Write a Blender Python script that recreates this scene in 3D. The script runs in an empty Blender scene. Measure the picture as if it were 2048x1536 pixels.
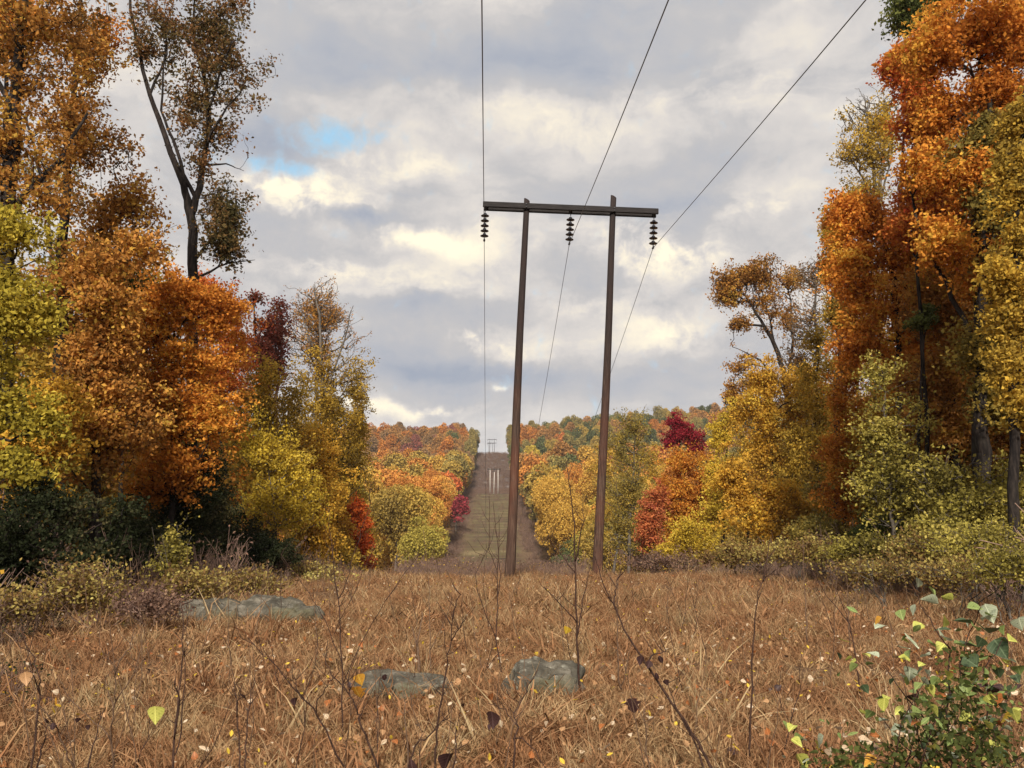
import bpy, math, random
import numpy as np
from math import radians, sin, cos, pi, atan, atan2, sqrt, exp
from mathutils import Vector, Matrix, Euler, noise as mnoise

scene = bpy.context.scene
COL = scene.collection
random.seed(7)
RG = np.random.default_rng(7)

# ------------------------------------------------------------------ camera
F = 1607.0                       # focal length in pixels of the 2048-wide photograph
PITCH = atan(302 / F)
YAW = atan(39 / F)
CAMZ = 1.6
cam_d = bpy.data.cameras.new('camera')
cam = bpy.data.objects.new('camera', cam_d)
COL.objects.link(cam)
cam.location = (0, 0, CAMZ)
cam.rotation_euler = (pi / 2 + PITCH, 0, -YAW)
cam_d.sensor_width = 36
cam_d.lens = 36 * F / 2048
cam_d.clip_start = 0.05
cam_d.clip_end = 9000
scene.camera = cam
RM = np.array(Euler((pi / 2 + PITCH, 0, -YAW)).to_matrix())

def P(px, py, Y):
    """world point seen at photo pixel px,py at the distance Y down the corridor"""
    d = RM @ np.array([(px - 1024) / F, -(py - 768) / F, -1.0])
    t = Y / d[1]
    return np.array([0, 0, CAMZ]) + d * t

def proj(p):
    q = RM.T @ (np.asarray(p, float) - np.array([0, 0, CAMZ]))
    return 1024 + F * q[0] / -q[2], 768 - F * q[1] / -q[2]

def azel(px, py):
    d = RM @ np.array([(px - 1024) / F, -(py - 768) / F, -1.0])
    d /= np.linalg.norm(d)
    return atan2(d[0], d[1]), math.asin(d[2])

# ------------------------------------------------------------------ view, render
scene.view_settings.view_transform = 'Standard'
scene.view_settings.look = 'None'
scene.view_settings.gamma = 1
scene.view_settings.exposure = 0.45
scene.view_settings.use_curve_mapping = False
cy = scene.cycles
cy.max_bounces = 5
cy.diffuse_bounces = 3
cy.glossy_bounces = 2
cy.transmission_bounces = 4
cy.transparent_max_bounces = 4
cy.caustics_reflective = False
cy.caustics_refractive = False
cy.use_denoising = True
SUN_AZ, SUN_EL = radians(186), radians(35)      # measured clockwise from +Y (the corridor)

# ------------------------------------------------------------------ node helpers
class NT:
    def __init__(s, tree):
        s.t = tree; s.n = tree.nodes; s.l = tree.links
    def new(s, typ, **kw):
        nd = s.n.new(typ)
        for k, v in kw.items():
            setattr(nd, k, v)
        return nd
    def link(s, a, b):
        s.l.new(a, b)
    def put(s, v, sock):
        if isinstance(v, bpy.types.NodeSocket): s.l.new(v, sock)
        elif isinstance(v, (tuple, list)) and len(v) == 3 and sock.type == 'RGBA': sock.default_value = (*v, 1)
        else: sock.default_value = v
    def math(s, op, a, b=None, c=None, clamp=False):
        m = s.n.new('ShaderNodeMath'); m.operation = op; m.use_clamp = clamp
        for i, v in enumerate((a, b, c)):
            if v is not None: s.put(v, m.inputs[i])
        return m.outputs[0]
    def vmath(s, op, a, b=None):
        m = s.n.new('ShaderNodeVectorMath'); m.operation = op
        s.put(a, m.inputs[0])
        if b is not None: s.put(b, m.inputs[1])
        return m.outputs[0]
    def noise(s, vec, scale, detail=4, rough=.5, dist=0, out=0):
        m = s.n.new('ShaderNodeTexNoise')
        if vec is not None: s.l.new(vec, m.inputs['Vector'])
        m.inputs['Scale'].default_value = scale; m.inputs['Detail'].default_value = detail
        m.inputs['Roughness'].default_value = rough; m.inputs['Distortion'].default_value = dist
        return m.outputs[out]
    def ramp(s, fac, stops, interp='LINEAR'):
        m = s.n.new('ShaderNodeValToRGB'); cr = m.color_ramp; cr.interpolation = interp
        while len(cr.elements) < len(stops): cr.elements.new(.5)
        for e, (p, c) in zip(cr.elements, stops):
            e.position = p; e.color = (*c, 1) if len(c) == 3 else c
        s.put(fac, m.inputs[0])
        return m.outputs[0]
    def mix(s, fac, a, b, mode='MIX'):
        m = s.n.new('ShaderNodeMix'); m.data_type = 'RGBA'; m.blend_type = mode
        s.put(fac, m.inputs[0])
        s.put(a, m.inputs[6]); s.put(b, m.inputs[7])
        return m.outputs[2]
    def smooth(s, v, lo, hi, a=0., b=1.):
        m = s.n.new('ShaderNodeMapRange'); m.interpolation_type = 'SMOOTHSTEP'
        s.put(v, m.inputs[0])
        for i, q in enumerate((lo, hi, a, b)): m.inputs[i + 1].default_value = q
        return m.outputs[0]

# ------------------------------------------------------------------ world: broken overcast
world = bpy.data.worlds.new('World'); scene.world = world; world.use_nodes = True
W = NT(world.node_tree); W.n.clear()
wo = W.new('ShaderNodeOutputWorld'); bg = W.new('ShaderNodeBackground'); bg.inputs[1].default_value = 0.1
W.link(bg.outputs[0], wo.inputs[0])
sky = W.new('ShaderNodeTexSky'); sky.sky_type = 'NISHITA'; sky.sun_disc = False
sky.sun_elevation = SUN_EL; sky.sun_rotation = SUN_AZ; sky.altitude = 300; sky.air_density = 1.1; sky.dust_density = .6
tc = W.new('ShaderNodeTexCoord'); dirv = tc.outputs['Generated']
sp = W.new('ShaderNodeSeparateXYZ'); W.link(dirv, sp.inputs[0])
X, Yv, Z = sp.outputs
zc = W.math('MAXIMUM', Z, 0.0)
den = W.math('ADD', zc, 0.17)
cb = W.new('ShaderNodeCombineXYZ')
W.link(W.math('DIVIDE', X, den), cb.inputs[0]); W.link(W.math('DIVIDE', Yv, den), cb.inputs[1])
uv = cb.outputs[0]
# direction space (azimuth, elevation), gently warped
wn = W.new('ShaderNodeTexNoise'); W.link(dirv, wn.inputs['Vector']); wn.inputs['Scale'].default_value = 9; wn.inputs['Detail'].default_value = 5; wn.inputs['Roughness'].default_value = .6
wsep = W.new('ShaderNodeSeparateXYZ'); W.link(wn.outputs['Color'], wsep.inputs[0])
az = W.math('ADD', W.math('ARCTAN2', X, Yv), W.math('MULTIPLY', W.math('SUBTRACT', wsep.outputs[0], .5), .16))
el = W.math('ADD', W.math('ARCSINE', Z), W.math('MULTIPLY', W.math('SUBTRACT', wsep.outputs[1], .5), .075))
def blob(px, py, wx, wy):
    a, e = azel(px, py)
    dx = W.math('DIVIDE', W.math('SUBTRACT', az, a), wx / F)
    dy = W.math('DIVIDE', W.math('SUBTRACT', el, e), wy / F)
    r2 = W.math('ADD', W.math('MULTIPLY', dx, dx), W.math('MULTIPLY', dy, dy))
    return W.math('EXPONENT', W.math('MULTIPLY', r2, -1.0))
big = W.noise(uv, 0.55, 5, .5, .2)
med = W.noise(uv, 1.9, 9, .56, .25)
fine = W.noise(dirv, 14, 7, .6, .1)
cb2 = W.new('ShaderNodeCombineXYZ'); W.link(W.math('MULTIPLY', az, 5.2), cb2.inputs[0]); W.link(W.math('MULTIPLY', el, 13.0), cb2.inputs[1]); cb2.inputs[2].default_value = 4.3
puff = W.noise(cb2.outputs[0], 1.0, 9, .58, .35)
val = W.math('ADD', W.math('MULTIPLY', big, .26), W.math('MULTIPLY', med, .26))
val = W.math('ADD', val, W.math('MULTIPLY', puff, .34))
val = W.math('ADD', val, W.math('MULTIPLY', fine, .14))
val = W.math('ADD', W.math('MULTIPLY', W.math('SUBTRACT', val, .5), 1.75), .53)
CLOUDS = [(600, 385, 130, 38, .26), (520, 360, 70, 25, .12), (800, 330, 160, 26, .09), (830, 475, 90, 24, .22), (960, 500, 120, 40, .10), (1340, 505, 90, 40, .26),
          (1230, 470, 90, 30, .14), (930, 690, 70, 26, .24), (820, 670, 60, 20, .10), (1350, 665, 90, 36, .16), (998, 783, 26, 9, .26), (880, 830, 60, 12, .22),
          (760, 825, 60, 12, .18), (660, 545, 130, 20, .12), (1080, 700, 120, 30, .05), (850, 580, 140, 22, .08), (1200, 600, 150, 30, .07), (1100, 230, 220, 60, .07),
          (1500, 420, 120, 24, .10), (1500, 180, 200, 40, .05),
          (700, 432, 160, 20, -.22), (540, 250, 90, 50, -.16), (1000, 130, 420, 80, -.09), (620, 110, 200, 60, -.05), (1250, 415, 190, 22, -.10),
          (900, 745, 300, 28, -.15), (1200, 760, 200, 40, -.12), (800, 615, 120, 20, -.10), (1400, 580, 100, 22, -.09), (1400, 330, 200, 26, -.06), (1150, 590, 90, 30, -.05)]
cr_ = W.noise(dirv, 26, 6, .6, .3)
crisp = W.smooth(W.math('ADD', W.math('MULTIPLY', cr_, .5), W.math('MULTIPLY', puff, .5)), .40, .60, .15, 1.75)
for (px, py, wx, wy, am) in CLOUDS:
    b_ = blob(px, py, wx, wy)
    val = W.math('ADD', val, W.math('MULTIPLY', W.math('MULTIPLY', b_, crisp) if am > 0 else b_, am * 1.15))
cloud = W.ramp(val, [(.20, (.29, .335, .42)), (.36, (.39, .41, .46)), (.50, (.47, .465, .475)), (.62, (.62, .59, .565)), (.74, (.80, .735, .62)), (.90, (.97, .885, .68))])
# lower sky slightly bluer and paler
low = W.smooth(Z, .0, .22, 1., 0.)
cloud = W.mix(W.math('MULTIPLY', low, .35), cloud, (.52, .555, .60))
cloud10 = W.vmath('MULTIPLY', cloud, (8.8, 8.72, 8.65))
gap = W.math('MAXIMUM', blob(685, 262, 120, 34), W.math('MULTIPLY', blob(560, 328, 95, 22), .85))
gap = W.smooth(W.math('ADD', gap, W.math('MULTIPLY', W.math('SUBTRACT', cr_, .5), 2.4)), .2, 1.25)
blue = W.vmath('MULTIPLY', sky.outputs[0], (1.0, 1.0, 1.0))
blue = W.mix(.75, blue, (3.1, 5.7, 7.6))
tot = W.mix(gap, cloud10, blue)
# ground-side of the world stays dull
W.link(tot, bg.inputs[0])

sun_d = bpy.data.lights.new('sun', 'SUN'); sun = bpy.data.objects.new('sun', sun_d); COL.objects.link(sun)
sun_d.energy = 4.5; sun_d.angle = radians(8); sun_d.color = (1, .91, .78)
sdir = Vector((sin(SUN_AZ) * cos(SUN_EL), cos(SUN_AZ) * cos(SUN_EL), sin(SUN_EL)))
sun.rotation_euler = (-sdir).to_track_quat('-Z', 'Y').to_euler()
sun.location = (20, -20, 40)

# ------------------------------------------------------------------ object helpers
def tag(o, label=None, cat=None, group=None, kind=None):
    if label: o['label'] = label
    if cat: o['category'] = cat
    if group: o['group'] = group
    if kind: o['kind'] = kind
    return o

def empty(name, loc, rot=(0, 0, 0)):
    o = bpy.data.objects.new(name, None); COL.objects.link(o)
    o.location = loc; o.rotation_euler = rot; o.empty_display_size = .2
    return o

def mesh_np(name, V, faces, smooth=False, face_attr=None):
    """faces: list of (n,k) int arrays (k may differ between arrays)"""
    me = bpy.data.meshes.new(name)
    V = np.ascontiguousarray(V, dtype=np.float32)
    faces = [np.asarray(f, dtype=np.int32) for f in faces if len(f)]
    me.vertices.add(len(V)); me.vertices.foreach_set('co', V.ravel())
    loops = np.concatenate([f.ravel() for f in faces])
    sizes = np.concatenate([np.full(len(f), f.shape[1], np.int32) for f in faces])
    starts = np.concatenate([[0], np.cumsum(sizes)[:-1]]).astype(np.int32)
    me.loops.add(len(loops)); me.loops.foreach_set('vertex_index', loops)
    me.polygons.add(len(sizes)); me.polygons.foreach_set('loop_start', starts)
    try: me.polygons.foreach_set('loop_total', sizes)
    except Exception: pass
    if smooth: me.polygons.foreach_set('use_smooth', np.ones(len(sizes), bool))
    if face_attr is not None:
        at = me.attributes.new('tone', 'FLOAT', 'FACE'); at.data.foreach_set('value', np.asarray(face_attr, np.float32))
    me.update(calc_edges=True)
    return me

def link_mesh(name, me, mat=None, parent=None, loc=None):
    o = bpy.data.objects.new(name, me); COL.objects.link(o)
    if mat is not None:
        for m in (mat if isinstance(mat, (list, tuple)) else [mat]): me.materials.append(m)
    if parent is not None: o.parent = parent
    if loc is not None: o.location = loc
    return o

def tubes(P0, P1, R0, R1, k):
    """separate tapered prisms, vectorised"""
    P0 = np.asarray(P0, float); P1 = np.asarray(P1, float)
    d = P1 - P0; L = np.linalg.norm(d, axis=1, keepdims=True) + 1e-9; d = d / L
    up = np.where(np.abs(d[:, 2:3]) > .92, np.array([[1., 0, 0]]), np.array([[0, 0, 1.]]))
    a = np.cross(d, up); a /= np.linalg.norm(a, axis=1, keepdims=True) + 1e-9
    b = np.cross(d, a)
    n = len(P0); th = np.arange(k) * 2 * pi / k
    c, s_ = np.cos(th)[None, :, None], np.sin(th)[None, :, None]
    ring = a[:, None, :] * c + b[:, None, :] * s_
    E0 = P0 - d * np.minimum(L * .08, np.asarray(R0)[:, None] * .5)
    A = E0[:, None, :] + ring * np.asarray(R0)[:, None, None]
    B = P1[:, None, :] + ring * np.asarray(R1)[:, None, None]
    V = np.concatenate([A, B], axis=1).reshape(-1, 3)
    i = np.arange(k); j = (i + 1) % k
    f = np.stack([i, i + k, j + k, j], axis=1)
    Fc = (np.arange(n)[:, None, None] * 2 * k + f[None]).reshape(-1, 4)
    return V, Fc

def sweep(pts, rad, k=8, jitter=0, cap=True):
    """one continuous tube through pts"""
    pts = np.asarray(pts, float); n = len(pts)
    rad = np.broadcast_to(np.asarray(rad, float), (n,))
    t = np.gradient(pts, axis=0); t /= np.linalg.norm(t, axis=1, keepdims=True) + 1e-9
    a = np.cross(t[0], [0.3, 1, .1]); a /= np.linalg.norm(a)
    V = []
    for i in range(n):
        a = a - t[i] * np.dot(a, t[i]); a /= np.linalg.norm(a) + 1e-9
        b = np.cross(t[i], a)
        for q in range(k):
            th = 2 * pi * q / k
            r = rad[i] * (1 + (RG.uniform(-jitter, jitter) if jitter else 0))
            V.append(pts[i] + (a * cos(th) + b * sin(th)) * r)
    Fq = [(i * k + q, i * k + (q + 1) % k, (i + 1) * k + (q + 1) % k, (i + 1) * k + q) for i in range(n - 1) for q in range(k)]
    faces = [np.array(Fq)]
    if cap: faces += [np.array([list(range(k))[::-1]]), np.array([[(n - 1) * k + q for q in range(k)]])]
    return np.array(V), faces

def leaf_quads(C, size, rng, up=.6, width=.62):
    """one small pointed, folded quad per leaf"""
    n = len(C)
    nr = rng.normal(size=(n, 3)); nr[:, 2] += up * 1.6; nr /= np.linalg.norm(nr, axis=1, keepdims=True)
    t = rng.normal(size=(n, 3)); t -= nr * np.sum(t * nr, 1, keepdims=True); t /= np.linalg.norm(t, axis=1, keepdims=True) + 1e-9
    b = np.cross(nr, t)
    s = (np.asarray(size) * rng.uniform(.65, 1.35, n))[:, None]
    w = s * width * rng.uniform(.8, 1.2, (n, 1))
    fold = s * rng.uniform(.02, .22, (n, 1))
    V = np.stack([C - t * s * .5, C + b * w * .5 + nr * fold + t * s * .05, C + t * s * .5, C - b * w * .5 + nr * fold + t * s * .05], axis=1).reshape(-1, 3)
    return V, np.arange(4 * n).reshape(n, 4)

# ------------------------------------------------------------------ ground height
_py = np.array([-200, -20, 0, 12, 30, 36, 45, 60, 100, 150, 190, 240, 300, 350, 400, 430, 480, 560, 620, 655, 700, 900, 1500, 6000], float)
_pz = np.array([1, .3, 0, 0, -.05, -.3, -1.2, -3.0, -9.0, -12.5, -6.5, 0.5, 8.3, 15, 21.6, 23, 27.3, 45, 60, 67, 66, 52, 40, 40], float)
AX = .9         # the corridor's centre line near the camera
FAX = 0.0       # and far off
def gz(x, y):
    x = np.asarray(x, float); y = np.asarray(y, float)
    z = np.interp(y, _py, _pz)
    side = np.clip(np.abs(x - AX) - 11, 0, None)
    far = np.clip((y - 250) / 350, 0, 1)
    z = z + far * np.clip(x - AX - 12, 0, 400) * .10 + far * np.minimum(side, 18) * .24
    z = z - far * np.clip(-(x - AX) - 80, 0, 600) * .01
    near = np.clip(1 - np.abs(y - 18) / 60, 0, 1)
    z = z + near * (.10 * np.sin(x * .55 + 1) * np.sin(y * .37) + .04 * np.sin(x * 1.7 + y * .9)) * np.clip((y - 1) / 4, 0, 1)
    z = z + near * np.clip(side - 2, 0, 20) * .03
    return z

# ------------------------------------------------------------------ materials
def pmat(name):
    m = bpy.data.materials.new(name); m.use_nodes = True
    N = NT(m.node_tree); N.n.clear()
    out = N.new('ShaderNodeOutputMaterial')
    return m, N, out

def principled(N, out, col, rough=.8, bump=None, bs=.3, bd=.02, spec=.3):
    p = N.new('ShaderNodeBsdfPrincipled'); N.put(col, p.inputs['Base Color']); N.put(rough, p.inputs['Roughness'])
    p.inputs['Specular IOR Level'].default_value = spec
    if bump is not None:
        b = N.new('ShaderNodeBump'); b.inputs['Strength'].default_value = bs; b.inputs['Distance'].default_value = bd
        N.link(bump, b.inputs['Height']); N.link(b.outputs[0], p.inputs['Normal'])
    N.link(p.outputs[0], out.inputs[0])
    return p

def leaf_mat(name, cols, scale=.5, trans=.42, gain=1.0, patch=2.1):
    """cols: four tones of this plant's leaves; patches of tone by branch, spread leaf by leaf"""
    m, N, out = pmat(name)
    at = N.new('ShaderNodeAttribute'); at.attribute_name = 'tone'
    t = N.new('ShaderNodeTexCoord')
    oi = N.new('ShaderNodeObjectInfo')
    n = N.noise(t.outputs['Object'], scale, 3, .6)
    f = N.math('ADD', N.math('MULTIPLY', N.math('SUBTRACT', n, .5), patch), N.math('MULTIPLY', at.outputs['Fac'], .62))
    f = N.math('ADD', f, .19, clamp=True)
    c = N.ramp(f, [(i / (len(cols) - 1) * .8 + .1, tuple(gain * v for v in q)) for i, q in enumerate(cols)])
    v = N.math('ADD', .72, N.math('MULTIPLY', N.math('FRACT', N.math('MULTIPLY', at.outputs['Fac'], 37.7)), .56))
    v = N.math('MULTIPLY', v, N.math('ADD', .9, N.math('MULTIPLY', oi.outputs['Random'], .2)))
    c = N.vmath('SCALE', c); c.node.inputs['Scale'].default_value = 1; N.link(v, c.node.inputs['Scale'])
    d = N.new('ShaderNodeBsdfDiffuse'); tr = N.new('ShaderNodeBsdfTranslucent'); N.link(c, d.inputs[0]); N.link(c, tr.inputs[0])
    mx = N.new('ShaderNodeMixShader'); mx.inputs[0].default_value = trans
    N.link(d.outputs[0], mx.inputs[1]); N.link(tr.outputs[0], mx.inputs[2]); N.link(mx.outputs[0], out.inputs[0])
    return m

PAL = {
 'orange':     [(.42, .15, .03), (.60, .23, .04), (.70, .31, .055), (.70, .43, .07)],
 'deeporange': [(.32, .12, .02), (.48, .17, .025), (.60, .22, .03), (.60, .30, .04)],
 'redorange':  [(.58, .13, .05), (.66, .20, .05), (.70, .30, .06), (.62, .12, .05)],
 'scarlet':    [(.48, .08, .03), (.62, .13, .035), (.66, .20, .04), (.50, .08, .04)],
 'coral':      [(.44, .12, .05), (.58, .17, .07), (.62, .25, .09), (.50, .13, .08)],
 'crimson':    [(.20, .025, .035), (.34, .03, .05), (.42, .045, .06), (.30, .06, .045)],
 'maroon':     [(.16, .06, .045), (.26, .09, .06), (.36, .09, .07), (.26, .13, .05)],
 'rust':       [(.20, .12, .04), (.38, .18, .05), (.52, .25, .06), (.56, .36, .07)],
 'brown':      [(.16, .10, .05), (.26, .15, .06), (.34, .18, .06), (.42, .23, .07)],
 'oakdark':    [(.08, .07, .03), (.15, .11, .045), (.22, .125, .05), (.32, .16, .07)],
 'gold':       [(.40, .24, .05), (.56, .33, .05), (.66, .38, .055), (.70, .50, .08)],
 'yellow':     [(.40, .28, .04), (.56, .40, .05), (.66, .48, .06), (.68, .52, .10)],
 'yellowgreen':[(.20, .17, .035), (.32, .26, .04), (.44, .35, .05), (.54, .42, .07)],
 'olive':      [(.15, .13, .04), (.25, .20, .055), (.36, .27, .065), (.45, .32, .07)],
 'olivegold':  [(.26, .18, .045), (.38, .26, .05), (.50, .33, .055), (.58, .38, .06)],
 'green':      [(.055, .07, .025), (.09, .11, .035), (.13, .15, .045), (.20, .20, .05)],
 'darkgreen':  [(.018, .022, .012), (.030, .038, .018), (.05, .058, .028), (.10, .085, .04)],
 'bramble':    [(.14, .08, .04), (.26, .16, .06), (.42, .34, .10), (.58, .50, .17)],
 'shrubgreen': [(.12, .10, .03), (.25, .21, .05), (.40, .34, .075), (.54, .44, .12)],
 'brush':      [(.14, .085, .07), (.21, .13, .10), (.28, .17, .12), (.34, .23, .14)],
}
LM = {k: leaf_mat('leaf_' + k, v) for k, v in PAL.items()}
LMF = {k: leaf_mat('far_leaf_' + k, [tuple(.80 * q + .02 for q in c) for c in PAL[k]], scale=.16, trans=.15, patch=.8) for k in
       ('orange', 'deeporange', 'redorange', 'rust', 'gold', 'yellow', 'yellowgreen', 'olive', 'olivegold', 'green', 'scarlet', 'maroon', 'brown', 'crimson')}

def bark_mat(name, a, b, scale=6):
    m, N, out = pmat(name)
    t = N.new('ShaderNodeTexCoord')
    mp = N.new('ShaderNodeMapping'); mp.inputs['Scale'].default_value = (scale, scale, scale * .22); N.link(t.outputs['Object'], mp.inputs[0])
    n = N.noise(mp.outputs[0], 2.0, 6, .65)
    n2 = N.noise(t.outputs['Object'], .9, 3, .5)
    c = N.mix(N.smooth(n, .35, .7), a, b)
    c = N.mix(N.math('MULTIPLY', N.smooth(n2, .55, .75), .25), c, (.10, .11, .08))
    principled(N, out, c, .9, n, .8, .03, .15)
    return m
BARK = bark_mat('dark_bark', (.010, .008, .008), (.042, .033, .028))
BARKG = bark_mat('grey_bark', (.07, .06, .052), (.19, .165, .14))
BARKP = bark_mat('purple_twig_bark', (.15, .095, .078), (.30, .20, .15))

# pole timber
m, N, out = pmat('weathered_pole_timber'); WOOD = m
t = N.new('ShaderNodeTexCoord'); mp = N.new('ShaderNodeMapping'); mp.inputs['Scale'].default_value = (9, 9, .35); N.link(t.outputs['Object'], mp.inputs[0])
g = N.noise(mp.outputs[0], 3.5, 8, .7, .3); g2 = N.noise(t.outputs['Object'], .45, 4, .6)
c = N.ramp(g, [(.3, (.016, .011, .009)), (.47, (.055, .032, .024)), (.58, (.10, .06, .042)), (.72, (.24, .18, .14))])
c = N.mix(N.math('MULTIPLY', N.smooth(g2, .42, .68), .55), c, (.13, .045, .026))
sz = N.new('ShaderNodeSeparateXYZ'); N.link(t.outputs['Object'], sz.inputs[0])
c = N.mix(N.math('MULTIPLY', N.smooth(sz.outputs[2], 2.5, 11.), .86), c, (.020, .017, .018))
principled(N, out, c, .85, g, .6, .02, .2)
m, N, out = pmat('dark_crossarm_timber'); WOODD = m
t = N.new('ShaderNodeTexCoord'); mp = N.new('ShaderNodeMapping'); mp.inputs['Scale'].default_value = (.5, 9, 9); N.link(t.outputs['Object'], mp.inputs[0])
g = N.noise(mp.outputs[0], 4, 8, .7)
c = N.ramp(g, [(.35, (.010, .009, .010)), (.6, (.032, .028, .028)), (.8, (.10, .09, .085))])
principled(N, out, c, .8, g, .5, .01, .2)
m, N, out = pmat('pale_far_pole_timber'); WOODP = m
t = N.new('ShaderNodeTexCoord'); g = N.noise(t.outputs['Object'], 2, 3)
principled(N, out, N.mix(g, (.50, .46, .42), (.68, .65, .60)), .8)
m, N, out = pmat('galvanised_metal'); METAL = m
p = principled(N, out, (.12, .12, .13), .5); p.inputs['Metallic'].default_value = .6
m, N, out = pmat('dark_glazed_porcelain'); PORC = m
t = N.new('ShaderNodeTexCoord'); g = N.noise(t.outputs['Object'], 8, 3)
principled(N, out, N.mix(g, (.016, .018, .024), (.03, .032, .04)), .25, spec=.5)
m, N, out = pmat('weathered_aluminium_cable'); CABLE = m
principled(N, out, (.13, .13, .135), .6)

# ground
m, N, out = pmat('ground_cover'); GROUND = m
geo = N.new('ShaderNodeNewGeometry'); pos = geo.outputs['Position']
s3 = N.new('ShaderNodeSeparateXYZ'); N.link(pos, s3.inputs[0]); gx, gy, _ = s3.outputs
n1 = N.noise(pos, 1.1, 6, .65); n2 = N.noise(pos, .12, 5, .6); n3 = N.noise(pos, 14, 4, .7)
dry = N.ramp(n1, [(.3, (.04, .022, .013)), (.5, (.09, .05, .028)), (.7, (.16, .10, .055))])
dry = N.mix(N.math('MULTIPLY', n3, .5), dry, (.22, .13, .07))
mp = N.new('ShaderNodeMapping'); mp.inputs['Scale'].default_value = (.035, .16, .1); N.link(pos, mp.inputs[0])
st = N.noise(mp.outputs[0], 1.6, 6, .65, .4)
mpv = N.new('ShaderNodeMapping'); mpv.inputs['Scale'].default_value = (.5, .02, .1); N.link(pos, mpv.inputs[0])
st2 = N.noise(mpv.outputs[0], 1.3, 4, .6, .3)
mown = N.ramp(st, [(.36, (.05, .035, .028)), (.45, (.12, .08, .05)), (.52, (.115, .095, .045)), (.62, (.21, .16, .085))])
mown = N.mix(N.math('MULTIPLY', N.smooth(st2, .42, .66), .55), mown, (.105, .09, .048))
mown = N.mix(N.smooth(N.math('ADD', N.math('ABSOLUTE', N.math('SUBTRACT', gx, FAX)), N.math('MULTIPLY', n2, 5)), 8., 13.), mown, (.16, .105, .065))
rocky = N.ramp(N.noise(pos, .13, 7, .7, .5), [(.36, (.03, .026, .032)), (.47, (.10, .082, .08)), (.56, (.16, .13, .12)), (.66, (.30, .26, .23))])
brown = N.ramp(n2, [(.3, (.10, .06, .05)), (.7, (.17, .10, .07))])
litter = N.ramp(n1, [(.3, (.06, .035, .018)), (.55, (.15, .08, .03)), (.75, (.26, .15, .05))])
yj = N.math('ADD', gy, N.math('MULTIPLY', N.math('SUBTRACT', n2, .5), 22))
c = N.mix(N.smooth(yj, 36, 46), dry, brown)
c = N.mix(N.smooth(yj, 165, 205), c, mown)
c = N.mix(N.smooth(yj, 404, 432), c, rocky)
off = N.math('ABSOLUTE', N.math('SUBTRACT', gx, .5))
c = N.mix(N.smooth(N.math('ADD', off, N.math('MULTIPLY', n1, 2.5)), 12.5, 15.5), c, litter)
principled(N, out, c, .95, n1, .6, .08, .1)

# boulders
m, N, out = pmat('lichen_boulder_stone'); STONE = m
t = N.new('ShaderNodeTexCoord'); o_ = t.outputs['Object']
n1 = N.noise(o_, 3, 8, .68); n2 = N.noise(o_, 9, 6, .7); n3 = N.noise(o_, 1.3, 3)
c = N.ramp(n1, [(.3, (.035, .032, .026)), (.5, (.105, .095, .075)), (.67, (.25, .225, .185))])
c = N.mix(N.math('MULTIPLY', N.smooth(n2, .55, .72), .8), c, (.36, .35, .29))
c = N.mix(N.math('MULTIPLY', N.smooth(n3, .5, .62), .6), c, (.10, .095, .05))
principled(N, out, c, .92, N.math('ADD', n1, N.math('MULTIPLY', n2, .5)), 1.0, .07, .1)

def simple_leaf_mat(name, a, b, trans=.25, gloss=.0):
    m, N, out = pmat(name)
    t = N.new('ShaderNodeTexCoord'); oi = N.new('ShaderNodeObjectInfo')
    n = N.noise(t.outputs['Object'], 18, 4, .6)
    f = N.math('ADD', N.math('MULTIPLY', n, .6), N.math('MULTIPLY', oi.outputs['Random'], .5), clamp=True)
    c = N.mix(f, a, b)
    so = N.new('ShaderNodeSeparateXYZ'); N.link(t.outputs['Object'], so.inputs[0])
    ax_ = N.math('ABSOLUTE', so.outputs[0])
    vein = N.math('ABSOLUTE', N.math('SUBTRACT', N.math('FRACT', N.math('MULTIPLY', N.math('SUBTRACT', so.outputs[1], N.math('MULTIPLY', ax_, .8)), 6.0)), .5))
    vein = N.math('MAXIMUM', N.smooth(vein, .40, .48, 0, .5), N.smooth(ax_, .015, .04, .8, 0.))
    c = N.mix(vein, c, tuple(min(.8, q * 1.5 + .03) for q in b))
    c = N.mix(N.math('MULTIPLY', N.smooth(N.noise(t.outputs['Object'], 7, 4, .6), .56, .66), .6), c, tuple(q * .35 for q in a))
    d = N.new('ShaderNodeBsdfPrincipled'); N.link(c, d.inputs['Base Color']); d.inputs['Roughness'].default_value = .55; d.inputs['Specular IOR Level'].default_value = .35
    tr = N.new('ShaderNodeBsdfTranslucent'); N.link(c, tr.inputs[0])
    mx = N.new('ShaderNodeMixShader'); mx.inputs[0].default_value = trans
    N.link(d.outputs[0], mx.inputs[1]); N.link(tr.outputs[0], mx.inputs[2]); N.link(mx.outputs[0], out.inputs[0])
    return m
SL = {
 'pale':   simple_leaf_mat('pale_dry_leaf', (.46, .30, .17), (.66, .52, .38)),
 'tan':    simple_leaf_mat('tan_dry_leaf', (.32, .16, .07), (.46, .27, .13)),
 'rust':   simple_leaf_mat('rust_dry_leaf', (.26, .08, .025), (.42, .15, .04)),
 'dark':   simple_leaf_mat('dark_dead_leaf', (.022, .010, .011), (.05, .022, .02), .05),
 'yellow': simple_leaf_mat('yellow_autumn_leaf', (.62, .36, .03), (.66, .46, .05)),
 'orangey':simple_leaf_mat('orange_autumn_leaf', (.60, .24, .03), (.64, .36, .05)),
 'green':  simple_leaf_mat('green_leaf', (.10, .17, .045), (.24, .29, .09)),
 'deep':   simple_leaf_mat('deep_green_leaf', (.025, .05, .022), (.07, .10, .045), .12),
 'silver': simple_leaf_mat('pale_green_leaf_underside', (.26, .31, .20), (.46, .50, .36)),
 'lime':   simple_leaf_mat('yellow_green_leaf', (.34, .36, .06), (.50, .50, .12)),
}

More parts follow.
